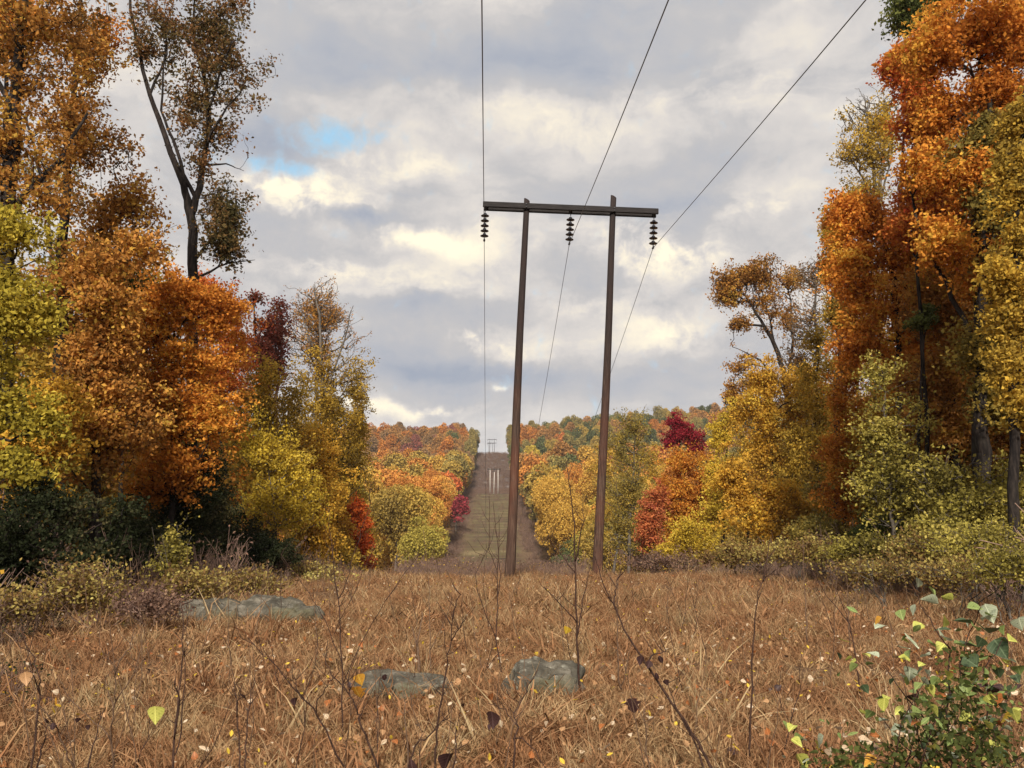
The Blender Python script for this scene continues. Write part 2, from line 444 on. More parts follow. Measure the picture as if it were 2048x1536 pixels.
# ------------------------------------------------------------------ ground sheet
ys = np.unique(np.concatenate([np.linspace(-200, 0, 14), np.arange(0, 46, .5), np.arange(46, 130, 2.5), np.arange(130, 700, 6), np.linspace(700, 2500, 20)]))
xs = np.unique(np.concatenate([np.linspace(-1200, -400, 10), np.linspace(-400, -40, 30), np.arange(-40, 40, .7), np.linspace(40, 400, 30), np.linspace(400, 1200, 10)]))
GX, GY = np.meshgrid(xs, ys); GZ = gz(GX, GY)
V = np.stack([GX, GY, GZ], -1).reshape(-1, 3); nx = len(xs)
ii, jj = np.meshgrid(np.arange(len(ys) - 1), np.arange(nx - 1), indexing='ij'); a = (ii * nx + jj).ravel()
ground = link_mesh('ground', mesh_np('ground', V, [np.stack([a, a + 1, a + nx + 1, a + nx], 1)], smooth=True), GROUND)
tag(ground, 'brown grassy ground running down into the valley and up the far hill', kind='structure')

# ------------------------------------------------------------------ power line structures
def box_mesh(cx, cy, cz, sx, sy, sz, bev=.01):
    import bmesh
    bm = bmesh.new(); bmesh.ops.create_cube(bm, size=1)
    bmesh.ops.scale(bm, vec=(sx, sy, sz), verts=bm.verts); bmesh.ops.translate(bm, vec=(cx, cy, cz), verts=bm.verts)
    bmesh.ops.bevel(bm, geom=list(bm.edges), offset=bev, segments=1, affect='EDGES')
    me = bpy.data.meshes.new('box'); bm.to_mesh(me); bm.free(); return me

D0 = 32.0
bL, bR = P(1018, 1157, D0), P(1194, 1147, D0)
tL, tR = P(1053, 397, D0), P(1228, 391, D0)
bL[2] = gz(bL[0], bL[1]) - .15; bR[2] = gz(bR[0], bR[1]) - .15
hs = empty('utility_structure', ((bL[0] + bR[0]) / 2, D0, 0))
tag(hs, 'tall near H-frame of two brown timber poles with a dark crossarm', 'power pole')
O = np.array([(bL[0] + bR[0]) / 2, D0, 0])
for b_, t_ in ((bL, tL), (bR, tR)):
    n = 26; q = np.linspace(0, 1, n)[:, None]
    pts = b_ + (t_ - b_) * q
    pts[:, 0] += .02 * np.sin(q[:, 0] * 7 + b_[0])
    rad = np.interp(q[:, 0], [0, .1, 1], [.225, .19, .12])
    Vp, Fp = sweep(pts - O, rad, 16, .012)
    # slanted cut at the pole top
    Vp[-16:, 2] -= (Vp[-16:, 0] - Vp[-16:, 0].min()) * .55
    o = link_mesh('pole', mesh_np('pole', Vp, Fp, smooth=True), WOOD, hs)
    tag(o)
aL, aR = P(966, 412, D0), P(1315, 426.5, D0)
mid = (aL + aR) / 2; L = np.linalg.norm(aR - aL); ang = atan2(aR[2] - aL[2], aR[0] - aL[0])
for yy in (-.19, .19):
    me = box_mesh(0, 0, 0, L + (.0 if yy < 0 else -.05), .11, .235, .012)
    o = link_mesh('crossarm', me, WOODD, hs); o.location = mid - O + np.array([0, yy, 0]); o.rotation_euler = (0, -ang, 0)
def on_arm(px):
    s = (px - 966) / (1315 - 966); return aL + (aR - aL) * s
for px in (1052, 1227):          # through bolts with washers
    for dz in (-.06, .06):
        c0 = on_arm(px) - O + np.array([0, -.27, dz])
        Vb, Fb = sweep([c0, c0 + [0, .03, 0], c0 + [0, .54, 0]], [.03, .018, .018], 6)
        link_mesh('bolt', mesh_np('bolt', Vb, Fb), METAL, hs)
# spacer blocks at arm ends and centre
for px in (973, 1141, 1308):
    o = link_mesh('spacer_block', box_mesh(0, 0, 0, .12, .264, .2, .01), WOODD, hs); o.location = on_arm(px) - O; o.rotation_euler = (0, -ang, 0)
# insulator strings
def disc_mesh():
    prof = [(.03, .085), (.055, .075), (.058, .03), (.09, .012), (.135, -.012), (.14, -.024), (.125, -.026), (.06, -.016), (.03, -.035), (.018, -.07)]
    k = 16; V = [(r * cos(2 * pi * q / k), r * sin(2 * pi * q / k), z) for r, z in prof for q in range(k)]
    Fq = [(i * k + q, i * k + (q + 1) % k, (i + 1) * k + (q + 1) % k, (i + 1) * k + q)[::-1] for i in range(len(prof) - 1) for q in range(k)]
    return mesh_np('disc', np.array(V), [np.array(Fq), np.array([list(range(k))])], smooth=True)
DISC = disc_mesh(); DISC.materials.append(PORC)
attach = []
for (px, py0, px1, py1) in ((970.5, 420, 968.5, 480), (1141.5, 428, 1138.5, 487), (1308, 434, 1306, 495)):
    top = P(px, py0, D0); bot = P(px1, py1, D0)
    st_ = empty('insulator', top - O); st_.parent = hs
    d = bot - top; Ls = np.linalg.norm(d); u = d / Ls
    Vr, Fr = sweep([np.zeros(3), u * .12, u * .2], [.02, .02, .03], 6)
    o = link_mesh('shackle', mesh_np('shackle', Vr, Fr), METAL, st_)
    Vr, Fr = sweep([u * .15, d], [.018, .018], 6)
    o = link_mesh('rod', mesh_np('rod', Vr, Fr), METAL, st_)
    for k in range(5):
        dd = bpy.data.objects.new('disc', DISC); COL.objects.link(dd); dd.parent = st_
        dd.location = u * (.24 + k * (Ls - .36) / 4.35); dd.rotation_euler = (0, atan2(-u[0], -u[2]), 0); dd.scale = (1.25, 1.25, 1.1)
    c0 = d
    Vr, Fr = sweep([c0 - [0, .16, -.01], c0 - [0, .05, .02], c0 + [0, .05, -.02], c0 + [0, .16, .01]], [.022, .045, .045, .022], 8)
    link_mesh('clamp', mesh_np('clamp', Vr, Fr), METAL, st_)
    attach.append(bot.copy())

def far_structure(x, y, hw, aw, top_above, label, mat, name='utility_structure', arms=(.35,), lean=0., base=None, group=None):
    """a distant H-frame"""
    zb = float(gz(x, y)) if base is None else base
    e = empty(name, (x, y, zb)); tag(e, label, 'power pole', group)
    for s in (-1, 1):
        Vp, Fp = sweep([(s * hw, 0, -.5), (s * hw + lean, 0, top_above)], [.2, .15], 8)
        link_mesh('pole', mesh_np('pole', Vp, Fp, True), mat, e)
    for dz in arms:
        o = link_mesh('crossarm', box_mesh(0, 0, 0, aw, .2, .35, .01), WOODD, e); o.location = (lean, -.3, top_above - dz)
    for k, sx in enumerate((-.47, 0, .47)):
        Vp, Fp = sweep([(sx * aw + lean, -.3, top_above - arms[0] - .18), (sx * aw + lean, -.3, top_above - arms[0] - 1.5)], [.09, .09], 6)
        link_mesh('insulator', mesh_np('insulator', Vp, Fp), PORC, e)
    return np.array([x + lean, y - .3, zb + top_above - arms[0] - 1.5]), aw * .47
xc2 = AX
q2 = P(988, 990, 425); q2t = P(988, 937, 425)
e2, w2 = far_structure(q2[0], 425, 2.1, 7, q2t[2] - float(gz(q2[0], 425)), 'pale H-frame partway up the cleared far slope, below the rocky patch', WOODP)
q3 = P(984, 912, 668); q3t = P(984, 878, 668)
e3, w3 = far_structure(q3[0], 668, 1.9, 7.6, q3t[2] - float(gz(q3[0], 668)), 'small dark H-frame standing in the notch on the far skyline', WOODD, arms=(.4, 3.4))
q4t = P(981.5, 886, 800)
e4, w4 = far_structure(q4t[0], 800, 1.9, 7.4, q4t[2] - float(gz(q4t[0], 800)), 'faint second H-frame just behind the one in the skyline notch', WOODD)
q5 = P(987.5, 992, 405); q5t = P(989, 944, 405)
zb = float(gz(q5[0], 405))
Vp, Fp = sweep([(0, 0, -.4), (.25, 0, q5t[2] - zb)], [.2, .13], 8)
o = link_mesh('single_pole', mesh_np('single_pole', Vp, Fp, True), WOODP, None, (q5[0], 405, zb))
tag(o, 'slim pale single pole between the legs of the mid-slope H-frame', 'power pole')

# conductors
def wire(i, a, pnear, label):
    pts = []
    A = a + np.array([0, 0, -.03])
    # behind: down to mid span above the camera, on to the next structure behind
    pB = P(*pnear, 11.0)
    s0 = (A[2] - pB[2]) / (A[1] - 11.0); sx = (A[0] - pB[0]) / (A[1] - 11.0)
    for y in np.linspace(-90, D0, 34):
        tt = D0 - y
        pts.append([A[0] - sx * tt, y, A[2] - s0 * tt + (7.2e-4 * max(0, 20 - y) ** 2)])
    tgt = e2 + np.array([(i - 1) * w2, 0, 0])
    Lh = tgt[1] - D0; sl = (-.245, -.245, -.245)[i]
    cc = (tgt[2] - A[2] - sl * Lh) / Lh ** 2
    for tt in np.linspace(0, Lh, 60)[1:]:
        pts.append([A[0] + (tgt[0] - A[0]) * tt / Lh, D0 + tt, A[2] + sl * tt + cc * tt * tt])
    for E, w in ((e3, w3), (e4, w4)):
        p0 = np.array(pts[-1]); p1 = E + np.array([(i - 1) * w, 0, 0]); Ld = p1[1] - p0[1]
        sag = .00035 * Ld ** 2 / 4
        for q in np.linspace(0, 1, 14)[1:]:
            p = p0 + (p1 - p0) * q; p[2] -= sag * 4 * q * (1 - q); pts.append(p)
    Vw, Fw = sweep(pts, .0115, 5)
    o = link_mesh('power_line', mesh_np('power_line', Vw, Fw, True), CABLE)
    tag(o, label, 'cable')
wire(0, attach[0], (963.5, 0), 'overhead cable hung from the first insulator, nearly upright against the sky')
wire(1, attach[1], (1340, 0), 'overhead cable hung from the middle insulator of the near crossarm')
wire(2, attach[2], (1738, 0), 'overhead cable on the end insulator, slanting widest across the sky')

# ------------------------------------------------------------------ trees
def grow(stems, tips, rng, r_tip=.006, power=.47, seg=3, wob=.06, upness=.25):
    """stems: list of (pts (n,3), radii). tips joined to the nearest sensible node. -> nodes, parent, radius, stem flag"""
    pos, par, rad, lim = [], [], [], []
    for si, (pts, rr, pa) in enumerate(stems):
        for i, (p, r) in enumerate(zip(pts, rr)):
            par.append(len(pos) - 1 if i else (pa if pa is not None else -1)); pos.append(p); rad.append(r); lim.append(-1 - si)
    ns = len(pos)
    n_max = ns + len(tips) * seg
    PA = np.zeros((n_max, 3)); PA[:ns] = pos; plen = np.zeros(n_max)
    for i in range(ns):
        if par[i] >= 0: plen[i] = plen[par[i]] + .2 * np.linalg.norm(PA[i] - PA[par[i]])
    trunk = PA[:ns]
    dmin = np.min(np.linalg.norm(tips[:, None, :] - trunk[None], axis=2), axis=1)
    n = ns; tipidx = []
    for ti in np.argsort(dmin):
        p = tips[ti]; d = PA[:n] - p; dist = np.sqrt((d * d).sum(1))
        pen = np.clip(d[:, 2] + .35 * np.sqrt(d[:, 0] ** 2 + d[:, 1] ** 2), 0, None)
        j = int(np.argmin(dist + .30 * plen[:n] + 1.6 * pen))
        a = PA[j].copy(); dv = p - a; Ld = dist[j]
        prev = j
        for q in range(1, seg + 1):
            f = q / seg
            w = a + dv * f
            if q < seg:
                w = w + rng.normal(size=3) * Ld * wob; w[2] += -upness * Ld * .25 * sin(pi * f)
            PA[n] = w; par.append(prev); rad.append(0); lim.append(0); plen[n] = plen[prev] + Ld / seg
            prev = n; n += 1
        tipidx.append(prev)
    cnt = np.zeros(n); cnt[tipidx] = 1
    for i in range(n - 1, ns - 1, -1): cnt[par[i]] += cnt[i]
    R = np.array(rad, float)
    R[ns:n] = r_tip * np.maximum(cnt[ns:n], 1) ** power
    # limb id: first non-stem ancestor
    limb = np.full(n, -1)
    for i in range(ns, n): limb[i] = i if par[i] < ns else limb[par[i]]
    R[ns:n] = np.minimum(R[ns:n], np.array([max(.02, R[par[i]] * .9) if par[i] < ns else 9 for i in range(ns, n)]))
    for i in range(ns, n):
        if par[i] >= ns: R[i] = min(R[i], R[par[i]])
    return PA[:n], np.array(par), R, ns, limb, np.array(tipidx)

def tube_set(PA, par, R, idx, thin=.025, kbig=7, ksmall=3, ns=0):
    idx = np.asarray(idx, int)
    pr = par[idx]; r1 = R[idx]
    r0 = np.where(pr >= ns, R[pr], np.minimum(R[pr], r1 * 1.35)); r0 = np.where(idx < ns, R[pr], r0)
    big = np.maximum(r0, r1) > thin
    Vs, Fs, off = [], [], 0
    for msk, k in ((big, kbig), (~big, ksmall)):
        if msk.any():
            V, Fc = tubes(PA[pr[msk]], PA[idx[msk]], r0[msk], r1[msk], k)
            Vs.append(V); Fs.append(Fc + off); off += len(V)
    return np.concatenate(Vs), Fs

def sample_blobs(blobs, n, rng, shell=.55, flat=None):
    """blobs: (centre(3), radii(3)) ; points biased to the outside"""
    w = np.array([b[1][0] * b[1][2] * (b[2] if len(b) > 2 else 1) for b in blobs]); w /= w.sum()
    pick = rng.choice(len(blobs), n, p=w)
    d = rng.normal(size=(n, 3)); d /= np.linalg.norm(d, axis=1, keepdims=True)
    r = rng.uniform(0, 1, n) ** shell
    ph = rng.uniform(0, 99, len(blobs))
    r = r * np.array([1.04 + .85 * mnoise.noise(Vector((q[0] * 1.6 + ph[j], q[1] * 1.6, q[2] * 1.6))) for q, j in zip(d, pick)])
    C = np.array([b[0] for b in blobs])[pick]; Rr = np.array([b[1] for b in blobs])[pick]
    return C + d * r[:, None] * Rr

def clumped(pts, rng, keep, scale):
    """drop points where a coarse 3-D noise is low -> gaps and masses"""
    v = np.array([mnoise.noise(Vector(p * scale)) for p in pts]) + rng.normal(size=len(pts)) * .12
    return pts[np.argsort(-v)[:keep]]

N_LEAVES = 0
def tree(name, label, cat, base, depth, blobs, pal, tips=260, lpt=60, leaf=.11, clus=.42, bark=None, seed=0, stems=None,
         group=None, r_trunk=None, flat=.5, up=.22, seg=3, limbs=False, r_tip=.006, trunk_top=None, shell=.55, dz=.8, leaf_keep=1.0, wob=.07, power=.47, fill=0):
    """base: photo x of the trunk foot; blobs: crown masses (px, py, half width, half height[, weight[, palette]]) in photo pixels at this depth"""
    global N_LEAVES
    rng = np.random.default_rng(1000 + seed)
    s = depth / F
    bx = P(base, 1100, depth)[0]
    O = np.array([bx, depth, float(gz(bx, depth))])
    B = []
    for b in blobs:
        c = P(b[0], b[1], depth) - O; rr = b[2] * s; dzb = (b[4] if len(b) > 4 else 0)
        c[1] += rng.uniform(-.25, .25) * rr
        B.append((c, (rr, max(.5, rr * dz), b[3] * s), b[4] if len(b) > 4 else 1))
    topz = max(c[2] + r[2] for c, r, *_ in B)
    tb = max(B, key=lambda q: q[0][2] + q[1][2])
    rt = r_trunk or max(.03, topz * .011)
    st = []
    if stems is None:
        tt = tb[0] + np.array([0, 0, tb[1][2] * .25])
        if trunk_top: tt = P(trunk_top[0], trunk_top[1], depth) - O
        n = 12; q = np.linspace(0, 1, n)
        pts = np.zeros((n, 3)) + np.outer(q, tt) ; pts[:, 0] = tt[0] * q ** 1.6; pts[:, 1] = tt[1] * q ** 1.6
        pts[1:-1, :2] += rng.normal(size=(n - 2, 2)) * topz * .006
        pts[0, 2] = -.15
        st.append((pts, rt * (1 - .82 * q) * np.where(q == 0, 1.35, 1), None))
    else:
        tot = 0; first = None
        for si, sp_ in enumerate(stems):
            pp = []
            for (px, py, r) in sp_:
                p = P(px, py, depth) - O; pp.append([p[0], p[1], p[2], r])
            pp = np.array(pp)
            # resample
            m_ = 4 * (len(pp) - 1) + 1; qi = np.linspace(0, len(pp) - 1, m_)
            rs = np.stack([np.interp(qi, np.arange(len(pp)), pp[:, k]) for k in range(4)], 1)
            rs[1:-1, :2] += rng.normal(size=(m_ - 2, 2)) * .03
            if si: rs[:, 1] += np.linspace(0, rng.uniform(-1, 1) * 1.2, m_)
            else: rs[0, 2] = min(rs[0, 2], -.15)
            pa = None
            if si:
                alln = np.concatenate([x[0] for x in st]); pa = int(np.argmin(np.linalg.norm(alln - rs[0, :3], axis=1)))
                rs[0, :3] = alln[pa]
            st.append((rs[:, :3], rs[:, 3], pa))
    tips = int(tips * 1.75)
    cand = sample_blobs(B, int(tips * 1.3), rng, shell)
    cand = cand[cand[:, 2] > .1]
    tp = clumped(cand, rng, tips, 1.1 / max(1.0, topz * .12))
    PA, par, R, ns, limb, ti = grow(st, tp, rng, r_tip, power, seg, wob)
    root = empty(name, O); tag(root, label, cat, group)
    edges = np.array([i for i in range(len(PA)) if par[i] >= 0])
    mat = bark or BARK
    if limbs:
        ids = [i for i in range(ns, len(PA)) if par[i] < ns]
        ids = sorted(ids, key=lambda i: -R[i])[:7]
        rest = [i for i in edges if limb[i] not in ids]
        V, Fc = tube_set(PA, par, R, rest, ns=ns); link_mesh('trunk', mesh_np('trunk', V, Fc, True), mat, root)
        for l in ids:
            ed = [i for i in edges if limb[i] == l]
            o0 = PA[par[l]]
            V, Fc = tube_set(PA, par, R, ed, ns=ns); link_mesh('limb', mesh_np('limb', V - o0, Fc, True), mat, root, o0)
    else:
        V, Fc = tube_set(PA, par, R, edges, ns=ns); link_mesh('trunk', mesh_np('trunk', V, Fc, True), mat, root)
    if lpt > 0:
        anchors = PA[ti]
        if seg > 1: anchors = np.concatenate([anchors, (PA[ti] + PA[par[ti]]) / 2])
        nl = int(lpt * len(ti) * .50)
        # branch-sized sprays: anchors differ in how leafy they are
        wgt = rng.gamma(.9, 1, len(anchors)) + .08; wgt /= wgt.sum()
        pk = rng.choice(len(anchors), nl, p=wgt)
        na = len(anchors); tl = .30 + .55 * flat
        nrm = rng.normal(size=(na, 3)) * tl; nrm[:, 2] = 1; nrm /= np.linalg.norm(nrm, axis=1, keepdims=True)
        ux = np.cross(nrm, [0, 1, .1]); ux /= np.linalg.norm(ux, axis=1, keepdims=True); uy = np.cross(nrm, ux)
        th = rng.uniform(0, 2 * pi, nl); rr_ = clus * 1.12 * rng.uniform(0, 1, nl) ** .5 * rng.uniform(.6, 1.35, na)[pk]
        off = ux[pk] * (np.cos(th) * rr_)[:, None] + uy[pk] * (np.sin(th) * rr_)[:, None] + rng.normal(size=(nl, 3)) * clus * (.10 + .28 * flat)
        off[:, 2] -= .35 * rr_ * rng.uniform(0, 1, nl)
        C = anchors[pk] + off
        tone = np.clip(rng.normal(.5, .2, nl) + (rng.uniform(-.36, .36, len(anchors)))[pk], 0, 1)
        V, Fc = leaf_quads(C, np.full(nl, leaf * 1.14), rng, up)
        N_LEAVES += nl
        link_mesh('crown', mesh_np('crown', V, [Fc], face_attr=tone), LM[pal], root)
    return root

T = tree
# ---- left side, near to far
T('maple_tree', 'yellow-green maple reaching in at the left edge of the clearing', 'tree', -60, 14.5, [(30, 460, 90, 50), (60, 625, 80, 62, 1.3), (10, 560, 60, 60, .6), (40, 830, 80, 45, .8), (-10, 720, 50, 50, .5), (50, 930, 70, 36, .7)], 'yellowgreen', 230, 66, .08, .25, seed=1, flat=.35, limbs=True)
T('oak_tree', 'tall rust-leaved oak with a dark trunk at the left edge of the woods', 'tree', 22, 19, [(60, 60, 130, 110), (40, 300, 90, 90), (150, 40, 110, 80), (30, 180, 80, 80), (90, 390, 80, 60), (-80, 200, 120, 260), (60, -110, 110, 70)], 'rust', 330, 46, .10, .33, seed=2, limbs=True, stems=[[(10, 1160, .26), (8, 800, .22), (14, 500, .19), (26, 280, .16), (40, 60, .11), (60, -140, .05)], [(20, 420, .09), (95, 300, .06), (130, 180, .03)], [(30, 230, .08), (-40, 80, .05), (-60, -60, .03)]])
T('maple_tree', 'golden-orange maple top above the rust oak in the upper left corner', 'tree', -30, 24, [(90, 70, 120, 60), (30, 30, 90, 60), (220, 60, 60, 50), (-60, 150, 120, 150)], 'orange', 170, 50, .11, .34, seed=3)
T('oak_tree', 'rust brown oak filling the woods between the edge trunk and forked oak', 'tree', 128, 24, [(200, 100, 80, 110), (190, 290, 90, 110), (140, 220, 60, 140), (240, 420, 100, 90), (170, 520, 110, 90), (130, 640, 90, 90), (180, -90, 80, 70)], 'rust', 430, 50, .11, .34, seed=4, limbs=True, stems=[[(112, 1150, .22), (118, 800, .19), (124, 500, .15), (140, 250, .10), (160, 20, .06), (170, -120, .03)], [(122, 440, .08), (80, 330, .05), (70, 240, .03)], [(126, 560, .08), (200, 430, .05), (250, 330, .025)]])
T('oak_tree', 'tall dark forked oak with brown leaves standing free against the sky', 'tree', 385, 31, [(450, 120, 80, 75, 1.2), (480, 190, 62, 50), (420, 60, 90, 70), (330, 60, 60, 60), (440, 265, 60, 45), (440, 400, 42, 50, 1.4), (450, 490, 50, 44, 1.6), (330, 170, 40, 80, .7), (375, 210, 50, 90, 1), (290, 30, 50, 60), (470, 10, 40, 40), (290, 110, 40, 50, .8), (400, 330, 30, 40, .8), (505, 150, 44, 50, 1.8), (455, 450, 50, 60, 1.6), (290, -90, 70, 60), (390, -80, 70, 60)], 'oakdark', 680, 36, .125, .33, seed=5, limbs=True, flat=.7,
  stems=[[(385, 1150, .27), (383, 800, .23), (385, 560, .20), (384, 430, .18), (366, 370, .14), (318, 240, .105), (285, 140, .08), (262, 20, .06), (255, -80, .03)],
         [(386, 440, .15), (398, 350, .13), (412, 240, .10), (400, 150, .075), (372, 60, .06), (368, -60, .03)],
         [(384, 395, .09), (355, 300, .07), (322, 220, .05), (330, 100, .03), (348, 0, .02)], [(412, 260, .08), (440, 180, .05), (478, 110, .025)], [(404, 300, .07), (450, 240, .045), (500, 190, .02)], [(400, 160, .06), (430, 90, .04), (450, 0, .02)], [(300, 180, .06), (330, 100, .04), (320, 10, .02)], [(402, 330, .06), (450, 322, .03), (480, 330, .012)], [(388, 520, .07), (440, 460, .04), (470, 420, .02)], [(386, 560, .06), (450, 520, .035), (500, 508, .012)]])
T('maple_tree', 'bright orange maple with layered sprays above the dark hemlock', 'tree', 340, 23, [(350, 600, 100, 70), (390, 720, 100, 70), (300, 680, 70, 80), (420, 830, 70, 60), (330, 820, 90, 70), (350, 930, 80, 60), (430, 620, 60, 60), (290, 980, 60, 25, .6), (380, 990, 60, 16, .5)], 'orange', 520, 85, .09, .30, seed=6, flat=.28, limbs=True)
T('maple_tree', 'coppery brown maple between the yellow-green maple and the bright orange one', 'tree', 205, 20, [(200, 560, 90, 90), (190, 720, 80, 110), (230, 850, 80, 90), (150, 860, 60, 80), (250, 640, 50, 70), (290, 480, 60, 60)], 'rust', 420, 70, .10, .34, seed=7, flat=.4, stems=[[(195, 1130, .13), (190, 950, .11), (180, 800, .09), (210, 640, .06), (240, 500, .03)]])
T('oak_tree', 'small dark green oak bough behind the coppery maple', 'tree', 240, 27, [(250, 580, 55, 60), (280, 640, 40, 50)], 'green', 100, 60, .12, .36, seed=8)
T('maple_tree', 'orange-red maple behind the bright orange one near the skyline', 'tree', 455, 38, [(450, 640, 70, 60), (480, 700, 50, 60), (400, 590, 60, 50), (440, 760, 60, 50)], 'redorange', 260, 60, .13, .42, seed=9)
T('red_maple_tree', 'crimson-topped maple peeping over the orange-red one', 'tree', 520, 44, [(508, 597, 16, 13, 2), (535, 650, 26, 24), (520, 700, 40, 40)], 'maroon', 90, 40, .14, .36, seed=10)
T('maroon_maple_tree', 'dull maroon thinly leaved tree beside the bare-topped poplar', 'tree', 545, 46, [(550, 680, 34, 60), (530, 740, 40, 50), (560, 620, 20, 30, .5)], 'maroon', 220, 36, .13, .4, seed=11, bark=BARKP)
T('poplar_tree', 'tall bare-topped poplar with olive-gold leaves at the left forest end', 'tree', 660, 55, [(655, 740, 70, 60, .35), (675, 820, 66, 80), (665, 900, 78, 90), (706, 780, 26, 90), (670, 990, 70, 70)], 'olivegold', 760, 40, .14, .34, seed=12, bark=BARKG, r_tip=.009, limbs=True, flat=1.0, up=.2,
  stems=[[(655, 1140, .22), (652, 900, .18), (645, 760, .14), (640, 650, .09), (628, 572, .03)], [(648, 800, .09), (690, 690, .06), (712, 620, .02)], [(646, 740, .07), (610, 650, .04), (600, 590, .015)]])
T('bare_poplar_top', 'leafless twiggy poplar crown rising over the olive-gold one', 'tree', 640, 57, [(628, 620, 62, 56), (640, 700, 80, 70), (660, 640, 50, 60)], 'rust', 1000, 10, .11, .3, seed=13, bark=BARKG, r_tip=.015, limbs=False, power=.38)
T('aspen_tree', 'yellow aspen at the end of the left woods, beside the orange sapling', 'tree', 715, 58, [(700, 940, 40, 90), (720, 860, 24, 90), (680, 1040, 50, 70), (715, 1060, 34, 60)], 'olivegold', 330, 56, .15, .42, seed=14)
T('maple_sapling', 'golden yellow sapling over the dark juniper bushes', 'tree', 560, 32, [(560, 920, 60, 60), (540, 1000, 60, 60), (600, 1000, 50, 70), (520, 880, 40, 50)], 'yellow', 300, 40, .095, .30, seed=15, flat=.35, bark=BARKG)
T('birch_tree', 'olive-gold slender tree behind the yellow sapling', 'tree', 520, 40, [(540, 800, 60, 90), (500, 880, 60, 90), (580, 860, 50, 100), (560, 980, 60, 80)], 'olivegold', 420, 50, .13, .4, seed=16)
T('gold_birch_tree', 'mustard-coloured birch screening the foot of the poplar', 'tree', 620, 43, [(620, 1010, 60, 90), (650, 930, 50, 80), (610, 900, 50, 80), (640, 1090, 60, 50)], 'gold', 330, 55, .13, .4, seed=17)
T('maple_sapling', 'small bright yellow maple beside the flame-red sapling', 'tree', 680, 50, [(676, 990, 22, 36), (670, 1060, 36, 50), (640, 1110, 44, 32)], 'gold', 150, 60, .13, .34, seed=18)
T('maple_sapling', 'flame red-orange maple sapling at the clearing edge', 'tree', 718, 52, [(712, 1030, 20, 36), (722, 1080, 24, 44), (720, 1130, 26, 24)], 'scarlet', 150, 60, .13, .3, seed=19)
T('hemlock_tree', 'dark green hemlock in shade under the orange maple', 'tree', 370, 24, [(370, 1080, 90, 60), (390, 1000, 60, 60), (410, 940, 36, 50), (280, 1080, 70, 50)], 'darkgreen', 420, 90, .07, .26, seed=20, flat=.4, dz=1.1)
T('juniper_shrub', 'round dark juniper at the end of the shaded bushes', 'shrub', 545, 27, [(545, 1105, 52, 34), (500, 1120, 40, 28)], 'darkgreen', 190, 90, .065, .2, seed=21, dz=1)
T('laurel_shrub', 'large dark evergreen thicket in the left corner of the woods', 'shrub', 60, 14.5, [(30, 1090, 100, 80), (110, 1020, 60, 50), (0, 1160, 90, 50), (190, 1120, 60, 40), (60, 980, 50, 40, .6), (230, 1040, 40, 40, .6)], 'darkgreen', 420, 60, .06, .18, seed=22, dz=.9)
T('maple_sapling', 'thin yellow understorey maple at the left edge below the yellow-green boughs', 'tree', 60, 18, [(60, 900, 90, 60), (100, 800, 60, 50), (60, 990, 80, 30, .5)], 'gold', 240, 46, .09, .32, seed=23, flat=.35)
# ---- right side
T('maple_tree', 'huge orange maple overhanging the upper right corner', 'tree', 1975, 21, [(1950, 60, 120, 90), (1860, 110, 70, 60), (1900, 220, 90, 80), (1990, 200, 90, 90), (2060, 60, 80, 120), (1850, 330, 50, 60), (1940, 360, 90, 70), (2000, 480, 60, 50), (1880, 480, 50, 50), (1960, 560, 50, 50), (1990, 300, 80, 60)], 'orange', 640, 100, .105, .38, seed=30, limbs=True, flat=.5, stems=[[(1965, 1130, .17), (1960, 850, .15), (1955, 600, .12), (1950, 350, .09), (1960, 120, .07), (1970, -60, .03)], [(1957, 700, .08), (1900, 560, .06), (1850, 430, .04), (1830, 330, .02)]])
T('red_maple_tree', 'red-tinged maple boughs along the sky side of the huge orange maple', 'tree', 1860, 24, [(1850, 70, 50, 50), (1810, 110, 40, 40), (1840, 180, 50, 50), (1850, 290, 40, 40), (1830, 400, 45, 50), (1790, 130, 20, 50, .6), (1880, 450, 50, 60), (1840, 240, 50, 50), (1900, 380, 50, 50), (1800, 460, 30, 40, .6)], 'redorange', 400, 84, .11, .34, seed=31, r_trunk=.09, trunk_top=(1850, 60))
T('oak_tree', 'green-leaved oak top at the upper edge beside the red boughs', 'tree', 1900, 28, [(1820, 20, 50, 40), (1830, 60, 20, 20, .5), (1870, -10, 60, 40)], 'green', 120, 70, .13, .36, seed=32, trunk_top=(1850, 10))
T('maple_tree', 'orange maple column below the red-tinged boughs', 'tree', 1790, 28, [(1740, 420, 70, 50), (1720, 510, 60, 70), (1750, 600, 80, 70), (1820, 560, 60, 90), (1790, 480, 60, 60), (1720, 680, 50, 60), (1880, 560, 60, 70), (1850, 670, 60, 60), (1690, 430, 36, 50), (1680, 560, 36, 60), (1800, 740, 50, 50, .7), (1860, 780, 50, 50)], 'orange', 620, 95, .11, .38, seed=33, limbs=True, stems=[[(1800, 1130, .15), (1805, 900, .13), (1798, 700, .10), (1790, 560, .08), (1765, 470, .07), (1740, 400, .03)], [(1795, 620, .07), (1830, 500, .05), (1860, 400, .03)]])
T('maple_tree', 'olive and gold maple at the right edge of the woods', 'tree', 2035, 17, [(2030, 330, 60, 60), (2050, 470, 60, 60), (2000, 420, 40, 40, .7), (2030, 640, 50, 50), (2050, 240, 50, 60), (2050, 800, 50, 60), (2010, 560, 50, 50), (2040, 380, 60, 50), (2020, 720, 40, 50)], 'olivegold', 420, 76, .085, .28, seed=34, flat=.4, limbs=True, stems=[[(2034, 1150, .12), (2028, 800, .10), (2030, 500, .08), (2040, 300, .07), (2060, 150, .03)]])
